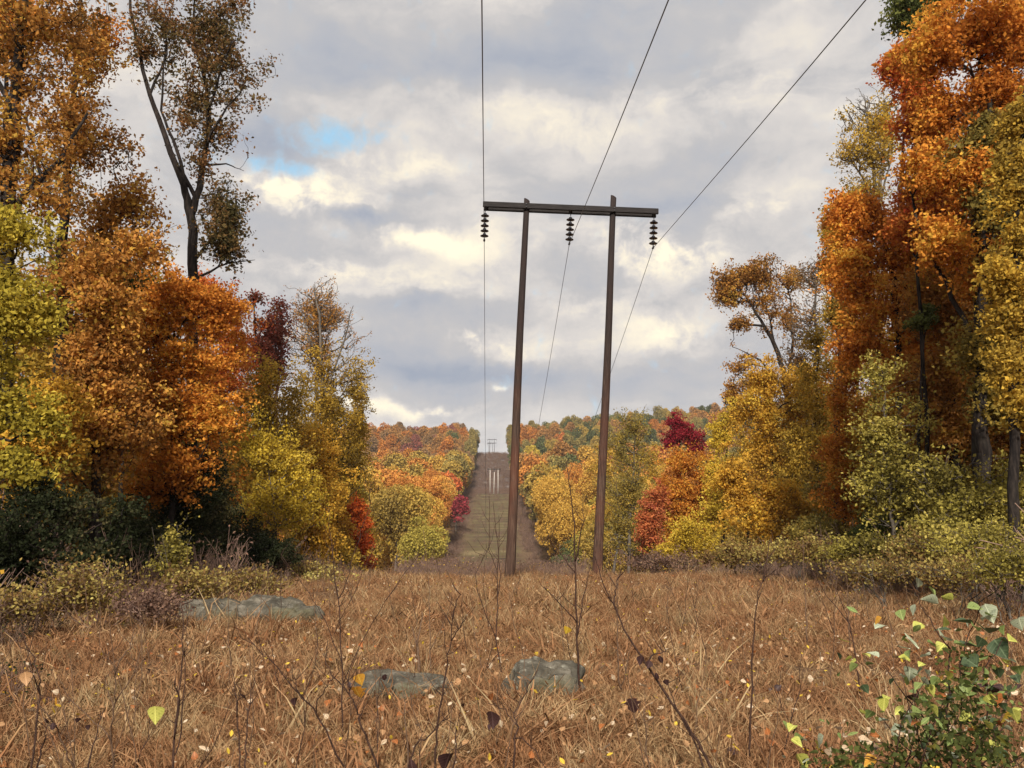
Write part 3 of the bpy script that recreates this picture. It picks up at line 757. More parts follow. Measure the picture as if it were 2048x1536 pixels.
T('beech_tree', 'tan-orange beech between the dark trunks on the right', 'tree', 1925, 25, [(1900, 640, 80, 80), (1960, 560, 80, 80), (1930, 740, 90, 80), (1870, 760, 60, 60), (1990, 850, 70, 80), (1990, 640, 60, 60), (1910, 470, 60, 60), (2000, 720, 60, 80), (1900, 860, 60, 60, .8), (1850, 600, 50, 70), (2010, 540, 60, 60), (1840, 850, 50, 70)], 'rust', 640, 100, .11, .36, seed=35, flat=.45)
T('oak_tree', 'thick-trunked dark oak standing clear at the right edge of the woods', 'tree', 1968, 20.5, [(1990, 420, 70, 60), (2020, 560, 60, 60), (1960, 280, 60, 60), (1950, 700, 50, 50), (2000, 800, 50, 50)], 'olive', 260, 76, .11, .36, seed=36, limbs=True, stems=[[(1973, 1120, .24), (1966, 950, .19), (1962, 780, .16), (1968, 600, .13), (1975, 400, .13), (1980, 200, .06)]])
T('poplar_tree', 'thin-leaved poplar with bare top rising over the orange column', 'tree', 1735, 42, [(1725, 240, 50, 50), (1740, 310, 60, 50), (1700, 310, 36, 36), (1760, 250, 40, 60), (1730, 380, 50, 40)], 'olivegold', 480, 16, .13, .3, seed=37, bark=BARKG, r_tip=.010, power=.42, stems=[[(1760, 1100, .2), (1760, 700, .17), (1755, 420, .12), (1745, 330, .08), (1730, 200, .03)], [(1752, 400, .07), (1710, 320, .04), (1690, 260, .02)], [(1755, 420, .07), (1790, 300, .04), (1785, 180, .015)]])
T('poplar_tree', 'leafless grey poplar top behind the thin-leaved one', 'tree', 1770, 46, [(1770, 220, 50, 66), (1720, 230, 50, 50, .6)], 'brown', 300, 0, .13, .3, seed=38, bark=BARKG, r_tip=.013, power=.38)
T('birch_tree', 'narrow yellow-olive birch on the sky side of the orange column', 'tree', 1680, 38, [(1670, 450, 26, 50), (1665, 530, 22, 60), (1690, 400, 26, 36), (1680, 620, 30, 60)], 'olivegold', 260, 60, .12, .34, seed=39)
T('oak_tree', 'umbrella-topped rust oak with see-through branches on the right skyline', 'tree', 1560, 62, [(1510, 545, 60, 28, 2.2), (1570, 550, 40, 34, 2), (1450, 590, 34, 26, 3), (1455, 560, 30, 22, 2.5), (1480, 645, 24, 18, 2), (1480, 720, 30, 30, 1.6), (1560, 630, 40, 50, 1), (1500, 770, 36, 36, .8), (1465, 790, 16, 34, 2), (1530, 600, 50, 40, .6)], 'rust', 720, 26, .17, .42, seed=40, limbs=True, r_tip=.012, flat=.6,
  stems=[[(1590, 1130, .30), (1585, 900, .26), (1572, 760, .22), (1550, 690, .17), (1520, 640, .12), (1490, 590, .06)], [(1574, 770, .14), (1585, 680, .10), (1580, 600, .05), (1570, 540, .02)], [(1552, 700, .10), (1540, 620, .06), (1525, 540, .02)], [(1572, 780, .10), (1520, 720, .07), (1480, 700, .03)]])
T('bare_tree', 'leafless grey-brown tree right beside the umbrella-topped oak', 'tree', 1630, 56, [(1625, 560, 34, 66), (1620, 650, 50, 60), (1600, 720, 50, 60), (1640, 530, 24, 50, .6)], 'brown', 700, 5, .15, .4, seed=41, bark=BARKG, r_tip=.014, power=.40)
T('maple_tree', 'golden-orange maple below the umbrella-topped oak', 'tree', 1560, 50, [(1530, 760, 50, 46), (1500, 830, 50, 50), (1570, 830, 60, 60), (1540, 900, 60, 60), (1610, 780, 50, 60)], 'gold', 430, 64, .14, .42, seed=42, flat=.45)
T('maple_tree', 'olive-gold maple filling between the bare tree and orange column', 'tree', 1640, 45, [(1640, 760, 50, 70), (1660, 860, 60, 80), (1600, 920, 60, 70), (1680, 960, 50, 80), (1630, 680, 30, 50, .6)], 'olivegold', 430, 58, .13, .40, seed=43, flat=.5)
T('maple_tree', 'narrow deep orange maple standing before the olive-gold one', 'tree', 1690, 34, [(1680, 800, 34, 60), (1690, 900, 40, 60), (1680, 980, 38, 50), (1700, 730, 30, 50)], 'orange', 260, 66, .11, .32, seed=44)
T('yellow_maple_tree', 'pure yellow narrow maple at the right edge of the cut', 'tree', 1440, 58, [(1440, 880, 24, 50), (1440, 950, 36, 50), (1460, 830, 22, 30), (1430, 1020, 34, 50)], 'yellow', 220, 60, .15, .4, seed=45)
T('red_maple_tree', 'crimson maple glowing above the orange tree on the right', 'tree', 1360, 84, [(1358, 850, 26, 26), (1372, 870, 34, 20), (1345, 880, 24, 20), (1390, 890, 26, 20)], 'crimson', 170, 50, .2, .42, seed=46)
T('maple_tree', 'round orange maple in front of the crimson one', 'tree', 1370, 66, [(1370, 930, 50, 46), (1340, 980, 40, 40), (1390, 990, 44, 46), (1370, 1050, 50, 50)], 'orange', 330, 60, .16, .44, seed=47, flat=.5)
T('maple_sapling', 'low coral-red maple at the right clearing edge', 'tree', 1300, 62, [(1305, 1020, 28, 36), (1295, 1060, 24, 36), (1320, 990, 22, 24)], 'coral', 150, 54, .16, .38, seed=48)
T('aspen_sapling', 'lemon yellow-green sapling cluster at the right clearing edge', 'tree', 1370, 50, [(1370, 1070, 50, 40), (1350, 1110, 50, 26), (1420, 1100, 40, 34)], 'yellow', 230, 46, .12, .34, seed=49)
T('ash_tree', 'thin grey-olive tree standing in the cut beside the second pole', 'tree', 1255, 74, [(1250, 890, 44, 60), (1255, 980, 56, 60), (1245, 1060, 60, 50), (1270, 850, 30, 40)], 'olive', 560, 30, .15, .42, seed=50, bark=BARKG, r_tip=.012, flat=1)
T('young_ash_tree', 'loose yellow-olive tree just beyond the grey-olive one', 'tree', 1215, 96, [(1220, 930, 34, 60), (1225, 1030, 44, 60), (1290, 930, 36, 60)], 'olivegold', 240, 44, .2, .5, seed=51, bark=BARKG)
T('gold_maple_tree', 'golden maple with low spreading boughs near the right brambles', 'tree', 1570, 40, [(1560, 1000, 50, 50), (1500, 1020, 50, 50), (1540, 1060, 30, 26), (1470, 960, 44, 60), (1620, 1030, 40, 50)], 'gold', 300, 58, .125, .36, seed=52, flat=.3)
T('alder_shrub', 'green leafy sapling group in front of the narrow orange maple', 'tree', 1790, 23, [(1770, 760, 40, 60), (1760, 860, 50, 60), (1800, 940, 60, 60), (1840, 820, 40, 60, .6), (1750, 980, 50, 60), (1820, 1010, 50, 36)], 'shrubgreen', 330, 36, .085, .30, seed=53, bark=BARKG)
T('pine_sapling', 'small grey-green pine sprig among the orange leaves on the right', 'tree', 1846, 24, [(1838, 645, 30, 12), (1850, 625, 18, 10)], 'green', 30, 60, .09, .18, seed=54)
T('viburnum_shrub', 'yellow-green leafy shrub at the foot of the dark right oak', 'shrub', 1900, 19, [(1880, 960, 60, 60), (1940, 1010, 60, 40), (2010, 980, 60, 70), (1870, 1050, 60, 36)], 'shrubgreen', 300, 34, .08, .28, seed=55, bark=BARKG)
T('oak_tree', 'half-hidden dark trunked oak deep behind the orange column', 'tree', 1815, 33, [(1850, 800, 70, 80), (1800, 700, 70, 80), (1880, 900, 70, 60), (1760, 880, 60, 80), (1820, 560, 60, 70), (1850, 690, 60, 50)], 'gold', 320, 80, .14, .44, seed=56, stems=[[(1818, 1120, .20), (1816, 900, .17), (1810, 640, .14), (1800, 420, .09), (1810, 250, .05)]])

# ---- forest deeper behind the two edges
k = 60
deep_specs = [
 ('left', -40, 34, 300, 'rust'), ('left', 90, 36, 260, 'olive'), ('left', 190, 34, 380, 'rust'), ('left', 290, 38, 480, 'olivegold'), ('left', 400, 48, 600, 'rust'), ('left', 60, 28, 560, 'olivegold'),
 ('left', 160, 30, 640, 'gold'), ('left', 270, 31, 760, 'rust'), ('left', 360, 34, 800, 'olive'), ('left', 450, 46, 720, 'orange'), ('left', 20, 26, 760, 'olive'), ('left', 590, 62, 760, 'olivegold'), ('left', 500, 62, 700, 'rust'),
 ('right', 2090, 30, 120, 'orange'), ('right', 2010, 36, 300, 'rust'), ('right', 1930, 38, 380, 'olivegold'), ('right', 1860, 40, 520, 'orange'), ('right', 1780, 44, 620, 'rust'), ('right', 1720, 52, 600, 'olivegold'),
 ('right', 2050, 28, 640, 'olive'), ('right', 1960, 30, 760, 'gold'), ('right', 1860, 34, 840, 'olive'), ('right', 1760, 38, 880, 'olivegold'), ('right', 1560, 66, 800, 'rust'), ('right', 1500, 74, 860, 'olivegold'), ('right', 1640, 60, 760, 'brown')]
NUMW = ['first', 'second', 'third', 'fourth', 'fifth', 'sixth', 'seventh', 'eighth', 'ninth', 'tenth', 'eleventh', 'twelfth', 'thirteenth']
PW = {'rust': 'rust-brown', 'olive': 'olive-green', 'olivegold': 'olive-gold', 'gold': 'golden', 'orange': 'orange', 'brown': 'dull brown'}
for (sd, px, dp, top, pal) in deep_specs:
    k += 1
    hw = 2.6 * F / dp
    bl = [(px, top + 90, hw * .8, 90), (px - hw * .3, (top + 1060) / 2, hw, 180), (px + hw * .3, (top + 1100) / 2 + 60, hw, 170), (px, 980, hw, 110)]
    T('woodland_tree', f'{PW[pal]} tree filling the shade deep inside the {sd}-hand woods', 'tree', px, dp, bl, pal, 230, 46, .17, .55, seed=k, group=f'{PW[pal]} trees deep in the {sd}-hand woods')

# ---- shrubs along both edges
def shrub(label, px, py, dp, hw, hh, pal, n=110, l=40, leaf=.07, seed=0, cl=.2, cat='shrub', bark=BARKG, name='bramble_bush', group=None):
    rng = np.random.default_rng(seed)
    s = dp / F; c = P(px, py, dp)
    root_x = c[0]; O = np.array([root_x, dp, float(gz(root_x, dp))])
    base_py = proj(O)[1]
    stems = []
    for q in range(5):
        x1 = px + rng.uniform(-.6, .6) * hw; y1 = py - rng.uniform(.1, .7) * hh
        stems.append([(px + rng.uniform(-.2, .2) * hw, base_py, .014), ((px + x1) / 2, (base_py + y1) / 2 - 5, .010), (x1, y1, .005)])
    T(name, label, cat, px, dp, [(px, py, hw, hh), (px - hw * .5, py + hh * .3, hw * .6, hh * .7), (px + hw * .5, py + hh * .3, hw * .6, hh * .7)], pal, n, l, leaf, cl, bark=bark, seed=300 + seed, stems=stems, r_tip=.003, power=.35, dz=.9, flat=.8, group=group)
shrub('wide tawny bramble mound in front of the dark thicket', 180, 1165, 13, 90, 50, 'bramble', 300, 12, .05, 1, bark=BARKP)
shrub('pale-leaved bramble under the hemlock, nearest the two boulders', 390, 1165, 16, 80, 28, 'bramble', 200, 17, .06, 2, bark=BARKP)
shrub('bramble with tan leaves just behind the two boulders', 500, 1160, 19, 80, 22, 'bramble', 190, 15, .065, 3, bark=BARKP)
shrub('leafy trailing bramble at the left edge of the clearing', 30, 1200, 12, 60, 22, 'bramble', 150, 12, .05, 4, bark=BARKP)
shrub('tangled brown bramble beside the wide tawny mound', 300, 1200, 12.5, 60, 24, 'brush', 240, 9, .045, 5, bark=BARKP)
shrub('low ochre brush at the foot of the yellow saplings', 620, 1145, 28, 70, 22, 'bramble', 120, 30, .08, 6)
shrub('tall yellow-leaved bramble climbing before the hemlock', 350, 1090, 17.5, 28, 60, 'shrubgreen', 70, 22, .065, 7, .16)
shrub('leafy bramble bank at the foot of the right woods, below the dark oak', 1960, 1075, 17, 110, 40, 'shrubgreen', 300, 17, .065, 8)
shrub('yellow-green bramble bank left of the dark oak foot', 1840, 1090, 19, 90, 34, 'bramble', 260, 20, .07, 9)
shrub('pale-leaved bramble midway along the right woods edge', 1720, 1095, 22, 80, 26, 'shrubgreen', 220, 20, .075, 10)
shrub('brown-stemmed bramble under the golden maple', 1600, 1095, 26, 80, 28, 'bramble', 170, 28, .08, 11)
shrub('low bramble under the lemon-yellow saplings', 1480, 1105, 30, 80, 24, 'bramble', 150, 30, .09, 12)
shrub('low grey-brown brush just right of the second pole', 1330, 1120, 34, 90, 20, 'brush', 150, 24, .08, 13)
shrub('yellow-leaved bramble in the corner by the right frame edge', 2030, 1120, 13, 90, 34, 'shrubgreen', 220, 16, .05, 14)
shrub('dark leafy undergrowth below the green sapling group', 1800, 1050, 25, 70, 36, 'green', 150, 50, .09, 15)
shrub('dark shaded undergrowth behind the lemon-yellow saplings', 1640, 1060, 34, 60, 36, 'olive', 130, 44, .11, 16)
shrub('dim evergreen undergrowth between hemlock and thicket', 250, 1070, 21, 80, 60, 'darkgreen', 200, 60, .07, 17)
shrub('dark shaded undergrowth below the right beech', 1920, 1020, 27, 90, 50, 'green', 150, 50, .09, 18)
shrub('dark evergreen understorey behind the juniper', 470, 1070, 31, 80, 60, 'darkgreen', 180, 60, .09, 19)
shrub('olive understorey at the far end of the left woods', 660, 1110, 46, 80, 40, 'olivegold', 130, 40, .14, 20)
shrub('tan bramble right of the pale-leaved one below the woods', 1760, 1135, 17, 90, 22, 'bramble', 200, 14, .055, 21)
shrub('tan bramble below the leafy bank by the right frame edge', 1930, 1135, 14.5, 90, 26, 'bramble', 210, 14, .05, 22)

print('near leaves', N_LEAVES)

# ------------------------------------------------------------------ hillside trees
def far_tree_mesh(seed, nf=3000, ls=.62):
    rng = np.random.default_rng(seed)
    # crown about 1 unit = 1 m ; radius ~5.2, height ~ 15
    nl = 30
    d = rng.normal(size=(nl, 3)); d[:, 2] = np.abs(d[:, 2]) * .9 - .25; d /= np.linalg.norm(d, axis=1, keepdims=True)
    lc = d * np.array([3.4, 3.4, 4.2]) * rng.uniform(.6, 1.0, (nl, 1)) + [0, 0, 10.0]
    low = rng.uniform(0, 1, nl) < .22; lc[low, 2] -= rng.uniform(2, 5.5, low.sum())
    lr = rng.uniform(.9, 2.5, nl)
    pk = rng.choice(nl, nf, p=lr ** 2 / (lr ** 2).sum())
    u = rng.normal(size=(nf, 3)); u[:, 2] += .25; u /= np.linalg.norm(u, axis=1, keepdims=True)
    C = lc[pk] + u * (lr[pk] * rng.uniform(.72, 1.06, nf))[:, None] * [1, 1, .8]
    V, Fc = leaf_quads(C, np.full(nf, ls), rng, .35, .8)
    tone = np.clip(rng.normal(.5, .17, nf) + rng.uniform(-.25, .25, nl)[pk], 0, 1)
    Vt, Ft = tubes(np.array([[0, 0, -1.], [0, 0, 5], [0, 0, 6], [0, 0, 6]]), np.array([[0, 0, 5.], [.1, 0, 11], [2.2, 0, 10], [-2, .6, 10.5]]), np.array([.26, .2, .1, .1]), np.array([.2, .08, .04, .04]), 6)
    nV = len(V)
    me = mesh_np('hillside_tree', np.concatenate([V, Vt]), [Fc, Ft + nV], face_attr=np.concatenate([tone, np.zeros(len(Ft))]))
    me.materials.append(LMF['orange']); me.materials.append(BARKG)
    mi = np.zeros(len(Fc) + len(Ft), np.int32); mi[len(Fc):] = 1; me.polygons.foreach_set('material_index', mi)
    return me
FT = [far_tree_mesh(s) for s in range(7)]
FTN = [far_tree_mesh(20 + s, 14000, .25) for s in range(4)]      # finer leaves for those nearer than 230 m
rng = np.random.default_rng(55)
cands = []   # x, y, scale, pal, note
y = 66.0
while y < 700:
    stp = 9.0 if y < 400 else 8.5
    for sd in (-1, 1):
        x = FAX + sd * (15.6 + rng.uniform(-.6, 1.2))
        lim = (.36 * y + 30) if sd > 0 else (.26 * y + 20)
        while abs(x) < lim:
            near_px = proj((x, y, 0))[0]
            if y > 112: cands.append([x + rng.uniform(-1.6, 1.6) * (abs(x - FAX) > 17), y + rng.uniform(-2.5, 2.5), rng.uniform(.78, 1.3) if y < 400 else rng.uniform(.78, 1.08), None])
            x += sd * (rng.uniform(7.5, 11.) if y < 400 else rng.uniform(6, 8.5))
    y += stp
def palette_for(x, y):
    v = mnoise.noise(Vector((x * .03, y * .018, 3.1))) * 1.3 + rng.normal() * .34
    left = x < AX
    if y > 400 and abs(x) < 21: return ['green', 'olive', 'brown', 'olive', 'rust'][int(rng.integers(5))]
    if y > 480 and left: opts = ['maroon', 'brown', 'rust', 'deeporange', 'brown', 'rust', 'olivegold']
    elif y > 480: opts = ['green', 'olive', 'olive', 'green', 'rust', 'olivegold', 'deeporange']
    elif y > 240 and left: opts = ['olive', 'olivegold', 'gold', 'olivegold', 'orange', 'rust', 'deeporange']
    elif y > 240: opts = ['green', 'olive', 'rust', 'olive', 'orange', 'rust', 'gold']
    else: opts = ['gold', 'yellowgreen', 'orange', 'gold', 'orange', 'olivegold', 'orange']
    return opts[int(np.clip((v + 1) / 2 * len(opts), 0, len(opts) - 1))]
LS = {'a': 0}
for c in cands: c[3] = palette_for(c[0], c[1])
# trees the photograph singles out
special = []
def sp_tree(px, py, dp, sc, pal, label, name='hillside_tree'):
    x = P(px, py, dp)[0]; special.append((x, dp, sc, pal, label, name))
sp_tree(897, 940, 285, 1.05, 'scarlet', 'tall scarlet tree at the left wall of the cleared cut')
sp_tree(912, 990, 250, .8, 'crimson', 'lower crimson tree just below the tall scarlet one in the cut')
sp_tree(1062, 850, 470, 1.25, 'yellow', 'bright yellow round tree near the ridge, right behind the first pole')
sp_tree(908, 850, 560, 1.2, 'green', 'dark green tree on the left ridge beside the notch')
sp_tree(1165, 945, 250, 1.0, 'green', 'green tree among orange ones between the two poles')
sp_tree(1110, 930, 262, 1.2, 'orange', 'large soft-orange tree between the two poles')
sp_tree(1150, 1030, 150, .85, 'green', 'green arched tree low between the two poles')
sp_tree(1190, 1040, 130, .8, 'yellowgreen', 'yellow-green tree touching the second pole low down')
sp_tree(845, 1080, 120, .85, 'yellowgreen', 'pale lemon tree low at the left wall of the cut')
sp_tree(850, 990, 170, 1.05, 'gold', 'big gold-orange tree midway on the left slope')
sp_tree(775, 970, 190, .9, 'yellow', 'small clear yellow tree beside the big gold-orange one')
sp_tree(1120, 835, 540, 1.1, 'redorange', 'reddish tree on the right ridge above the yellow one')
for s_ in special:
    for c in cands:
        if (c[0] - s_[0]) ** 2 + (c[1] - s_[1]) ** 2 < 42: c[2] = 0
cands = [c for c in cands if c[2] > 0]
allt = [(c[0], c[1], c[2], c[3], None, 'hillside_tree') for c in cands] + special
allt.sort(key=lambda q: q[1])
# how much of each shows (nearest first), to pick the individuals
buf = np.zeros((192, 256), bool); show = []
for t_ in allt:
    x, y, sc = t_[:3]; z = float(gz(x, y))
    u, v = proj((x, y, z + 10 * sc * 1.25)); r = 5.4 * sc * F / y; rv = 6.4 * sc * F / y
    u0, u1, v0, v1 = [int(q / 8) for q in (u - r, u + r, v - rv, v + rv * 1.3)]
    u0, u1, v0, v1 = max(0, u0), min(255, u1), max(0, v0), min(191, v1)
    if u1 < max(u0, 88) or u0 > 186 or v1 < v0: show.append(0); continue
    u0 = max(u0, 88); u1 = min(u1, 186)
    sub = buf[v0:v1 + 1, u0:u1 + 1]; show.append((~sub).sum()); sub[:] = True
show = np.array(show)
order = np.argsort(-show); chosen = set(int(i) for i in order[:286] if show[i] > 0) | {i for i, t_ in enumerate(allt) if t_[4]}
PWF = {'orange': 'orange', 'deeporange': 'burnt-orange', 'redorange': 'red-orange', 'rust': 'rust-coloured', 'gold': 'golden', 'yellow': 'yellow', 'yellowgreen': 'yellow-green', 'olive': 'olive-green',
       'olivegold': 'olive-gold', 'green': 'green', 'maroon': 'dull maroon', 'brown': 'dull brown', 'scarlet': 'scarlet', 'crimson': 'crimson'}
used_first = False
for i in sorted(chosen):
    x, y, sc, pal, label, nm = allt[i]
    o = bpy.data.objects.new(nm, FT[i % 7] if y > 230 else FTN[i % 4]); COL.objects.link(o)
    o.location = (x, y, float(gz(x, y)) - .3); h = rng.uniform(.98, 1.3)
    if y > 400: h = 1.5 / sc ** .6 * rng.uniform(.94, 1.06)
    o.scale = (sc * rng.uniform(.9, 1.12), sc * rng.uniform(.9, 1.12), sc * h); o.rotation_euler = (rng.normal() * .03, rng.normal() * .03, rng.uniform(0, 6.28))
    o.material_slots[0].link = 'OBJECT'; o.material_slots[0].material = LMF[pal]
    if label: tag(o, label, 'tree')
    else:
        side = 'left' if x < AX else 'right'
        band = 'along the ridge' if y > 480 else 'midway up the slope' if y > 240 else 'low on the slope'
        g_ = f'{PWF[pal]} trees {band}, {side} of the cut'
        tag(o, f'{PWF[pal]} tree in the far woods {band}, {side} of the cut', 'tree', g_)

def scatter(name, pts, rots, scls, idxs, sources, label, kind='stuff', cat=None):
    """one object whose points carry copies of the source meshes"""
    me = bpy.data.meshes.new(name); me.vertices.add(len(pts)); me.vertices.foreach_set('co', np.asarray(pts, np.float32).ravel())
    for nm, ty, arr, key in (('rot', 'FLOAT_VECTOR', rots, 'vector'), ('scl', 'FLOAT_VECTOR', scls, 'vector'), ('idx', 'INT', idxs, 'value')):
        at = me.attributes.new(nm, ty, 'POINT'); at.data.foreach_set(key, np.asarray(arr, np.int32 if ty == 'INT' else np.float32).ravel())
    o = bpy.data.objects.new(name, me); COL.objects.link(o); tag(o, label, cat, None, kind)
    ng = bpy.data.node_groups.new(name, 'GeometryNodeTree')
    ng.interface.new_socket('Geometry', in_out='INPUT', socket_type='NodeSocketGeometry'); ng.interface.new_socket('Geometry', in_out='OUTPUT', socket_type='NodeSocketGeometry')
    n = ng.nodes; l = ng.links
    gi = n.new('NodeGroupInput'); go = n.new('NodeGroupOutput')
    mp_ = n.new('GeometryNodeMeshToPoints'); l.new(gi.outputs[0], mp_.inputs[0])
    ip = n.new('GeometryNodeInstanceOnPoints'); l.new(mp_.outputs[0], ip.inputs['Points'])
    jn = n.new('GeometryNodeJoinGeometry')
    for s_ in reversed(sources):
        oi_ = n.new('GeometryNodeObjectInfo'); oi_.inputs['Object'].default_value = s_; oi_.inputs['As Instance'].default_value = True
        l.new(oi_.outputs['Geometry'], jn.inputs[0])
    l.new(jn.outputs[0], ip.inputs['Instance']); ip.inputs['Pick Instance'].default_value = True
    def attr(nm, ty):
        a_ = n.new('GeometryNodeInputNamedAttribute'); a_.data_type = ty; a_.inputs['Name'].default_value = nm; return a_.outputs['Attribute']
    l.new(attr('idx', 'INT'), ip.inputs['Instance Index']); l.new(attr('scl', 'FLOAT_VECTOR'), ip.inputs['Scale'])
    er = n.new('FunctionNodeEulerToRotation'); l.new(attr('rot', 'FLOAT_VECTOR'), er.inputs[0]); l.new(er.outputs[0], ip.inputs['Rotation'])
    l.new(ip.outputs[0], go.inputs[0])
    md = o.modifiers.new('scatter', 'NODES'); md.node_group = ng
    return o

rest = [t_ for i, t_ in enumerate(allt) if i not in chosen]
# woods beyond both sides of the view as well
for _ in range(700):
    sd = rng.choice([-1, 1]); y = rng.uniform(70, 680); lo = (.36 * y + 30) if sd > 0 else (.26 * y + 20)
    x = sd * (lo + rng.uniform(0, 90)); rest.append((x, y, rng.uniform(.8, 1.2), palette_for(x, y)))
for _ in range(150):
    sd = rng.choice([-1, 1]); y = rng.uniform(6, 112); lo = .66 * y + 5
    x = sd * (max(lo, 17) + rng.uniform(0, 34)); rest.append((x, y, rng.uniform(.75, 1.1), 'near' + str(rng.choice(['orange', 'rust', 'olivegold', 'gold']))))
src = {}
for pal in sorted({r_[3] for r_ in rest}):
    if pal.startswith('near'):
        for q in (0, 3):
            me = FTN[q].copy(); me.materials[0] = LM[pal[4:]]; src[(pal, q)] = bpy.data.objects.new('tree_source', me)
        continue
    for q in (0, 3):
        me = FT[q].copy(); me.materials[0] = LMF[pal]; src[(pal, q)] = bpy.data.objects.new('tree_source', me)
keys = list(src)
idx = [keys.index((r_[3], int(rng.choice([0, 3])))) for r_ in rest]
pts = [(r_[0], r_[1], float(gz(r_[0], r_[1])) - .3) for r_ in rest]
scl = [(r_[2], r_[2], r_[2] * rng.uniform(1, 1.3)) for r_ in rest]
scatter('hillside_woodland', pts, [(0, 0, rng.uniform(0, 6.28)) for _ in rest], scl, idx, [src[k_] for k_ in keys], 'mass of mixed autumn woodland behind the nearer hillside trees')

# ------------------------------------------------------------------ low vegetation sources
def grass_tuft(seed, nb=46, h=.32, spread=.2, wid=.0075, curl=1.3):
    rng = np.random.default_rng(seed); Vs = []; Fs = []; tn = []
    for b in range(nb):
        a = rng.uniform(0, 2 * pi); r0 = rng.uniform(0, spread); p = np.array([cos(a) * r0, sin(a) * r0, -.02])
        d = np.array([cos(a + rng.normal() * .8) * .35, sin(a + rng.normal() * .8) * .35, 1.0]) + rng.normal(size=3) * .42
        L_ = h * rng.uniform(.45, 1.25); w = wid * rng.uniform(.6, 1.4); sd_ = np.cross(d, rng.normal(size=3)); sd_ /= np.linalg.norm(sd_)
        base = len(Vs); bend = rng.normal(size=3) * curl; bend[2] = -abs(bend[2]) * 1.3
        for s_ in range(4):
            f = s_ / 3; ww = w * (1 - f * .85)
            Vs.append(p - sd_ * ww); Vs.append(p + sd_ * ww)
            dd = d + bend * f * f * 1.6; dd /= np.linalg.norm(dd); p = p + dd * L_ / 3
        for s_ in range(3): Fs.append((base + 2 * s_, base + 2 * s_ + 1, base + 2 * s_ + 3, base + 2 * s_ + 2))
        tn += [rng.uniform(0, 1)] * 3
    return mesh_np('tuft', np.array(Vs), [np.array(Fs)], face_attr=tn)
def grass_mat(name, cols, trans=.2):
    m, N, out = pmat(name)
    at = N.new('ShaderNodeAttribute'); at.attribute_name = 'tone'
    oi = N.new('ShaderNodeObjectInfo'); geo = N.new('ShaderNodeNewGeometry')
    n = N.noise(geo.outputs['Position'], .55, 4, .6)
    f = N.math('ADD', N.math('MULTIPLY', at.outputs['Fac'], .5), N.math('MULTIPLY', N.math('SUBTRACT', n, .25), .95), clamp=True)
    c = N.ramp(f, [(i / (len(cols) - 1), q) for i, q in enumerate(cols)])
    pn = N.noise(geo.outputs['Position'], 1.3, 5, .65, .5); pg = N.noise(geo.outputs['Position'], .8, 5, .6, .2)
    c = N.mix(N.math('MULTIPLY', N.smooth(pn, .40, .56), .72), c, N.mix(at.outputs['Fac'], (.13, .055, .026), (.36, .165, .08)))
    c = N.mix(N.math('MULTIPLY', N.smooth(pg, .58, .70), .55), c, N.mix(at.outputs['Fac'], (.10, .085, .045), (.24, .21, .12)))
    d = N.new('ShaderNodeBsdfDiffuse'); tr = N.new('ShaderNodeBsdfTranslucent'); N.link(c, d.inputs[0]); N.link(c, tr.inputs[0])
    mx = N.new('ShaderNodeMixShader'); mx.inputs[0].default_value = trans
    N.link(d.outputs[0], mx.inputs[1]); N.link(tr.outputs[0], mx.inputs[2]); N.link(mx.outputs[0], out.inputs[0]); return m
GM = grass_mat('dry_grass_blade', [(.07, .042, .026), (.21, .12, .06), (.34, .205, .105), (.50, .35, .19), (.24, .125, .055), (.64, .52, .34)])
GMT = grass_mat('tan_grass_blade', [(.15, .12, .07), (.32, .24, .13), (.50, .38, .22), (.33, .27, .13)])
def srcobj(me, mat):
    me.materials.append(mat); return bpy.data.objects.new('source', me)
tufts = [srcobj(grass_tuft(s), GM) for s in range(5)] + [srcobj(grass_tuft(9, 40, .42, .14, .005, .35), GMT), srcobj(grass_tuft(10, 60, .2, .2, .006, .9), GM)]
rng = np.random.default_rng(99)
def strew(n, y0, y1, xh, bias=1.6):
    y = y0 + (y1 - y0) * rng.uniform(0, 1, n) ** (1 / bias); x = (rng.uniform(-1, 1, n)) * (xh(y)); return x, y
gxs, gys = [], []
for (n, y0, y1) in ((5200, 1.8, 9), (9500, 9, 20), (9500, 20, 38), (3500, 38, 48)):
    x, y = strew(n, y0, y1, lambda y: y * .70 + 2.5, 1.7); gxs.append(x); gys.append(y)
x = np.concatenate(gxs); y = np.concatenate(gys)
ok = (np.abs(x - AX) < 15.5 + rng.uniform(-1, 1, len(x))); x, y = x[ok], y[ok]
n = len(x)
hgt = .8 + .35 * np.array([mnoise.noise(Vector((a * .4, b * .4, 0))) for a, b in zip(x, y)])
sc = (np.clip(.6 + .04 * y, .62, 1.25) * hgt * rng.uniform(.6, 1.25, n)) * np.where(rng.uniform(0, 1, n) < .05, 1.7, 1)
bx_, by_, bs_ = [], [], []
for (bpx, bd, bw) in ((432, 14.6, .75), (556, 14.3, .8), (812, 8.3, .55), (1078, 8.2, .5)):
    c_ = P(bpx, 1250, bd)[0]
    for _ in range(70):
        a_ = rng.uniform(pi, 2 * pi); q_ = rng.uniform(.95, 1.35); bx_.append(c_ + cos(a_) * bw * q_); by_.append(bd + sin(a_) * bw * .75 * q_); bs_.append(rng.uniform(.45, .85))
x = np.concatenate([x, bx_]); y = np.concatenate([y, by_]); sc = np.concatenate([sc, bs_]); n = len(x)
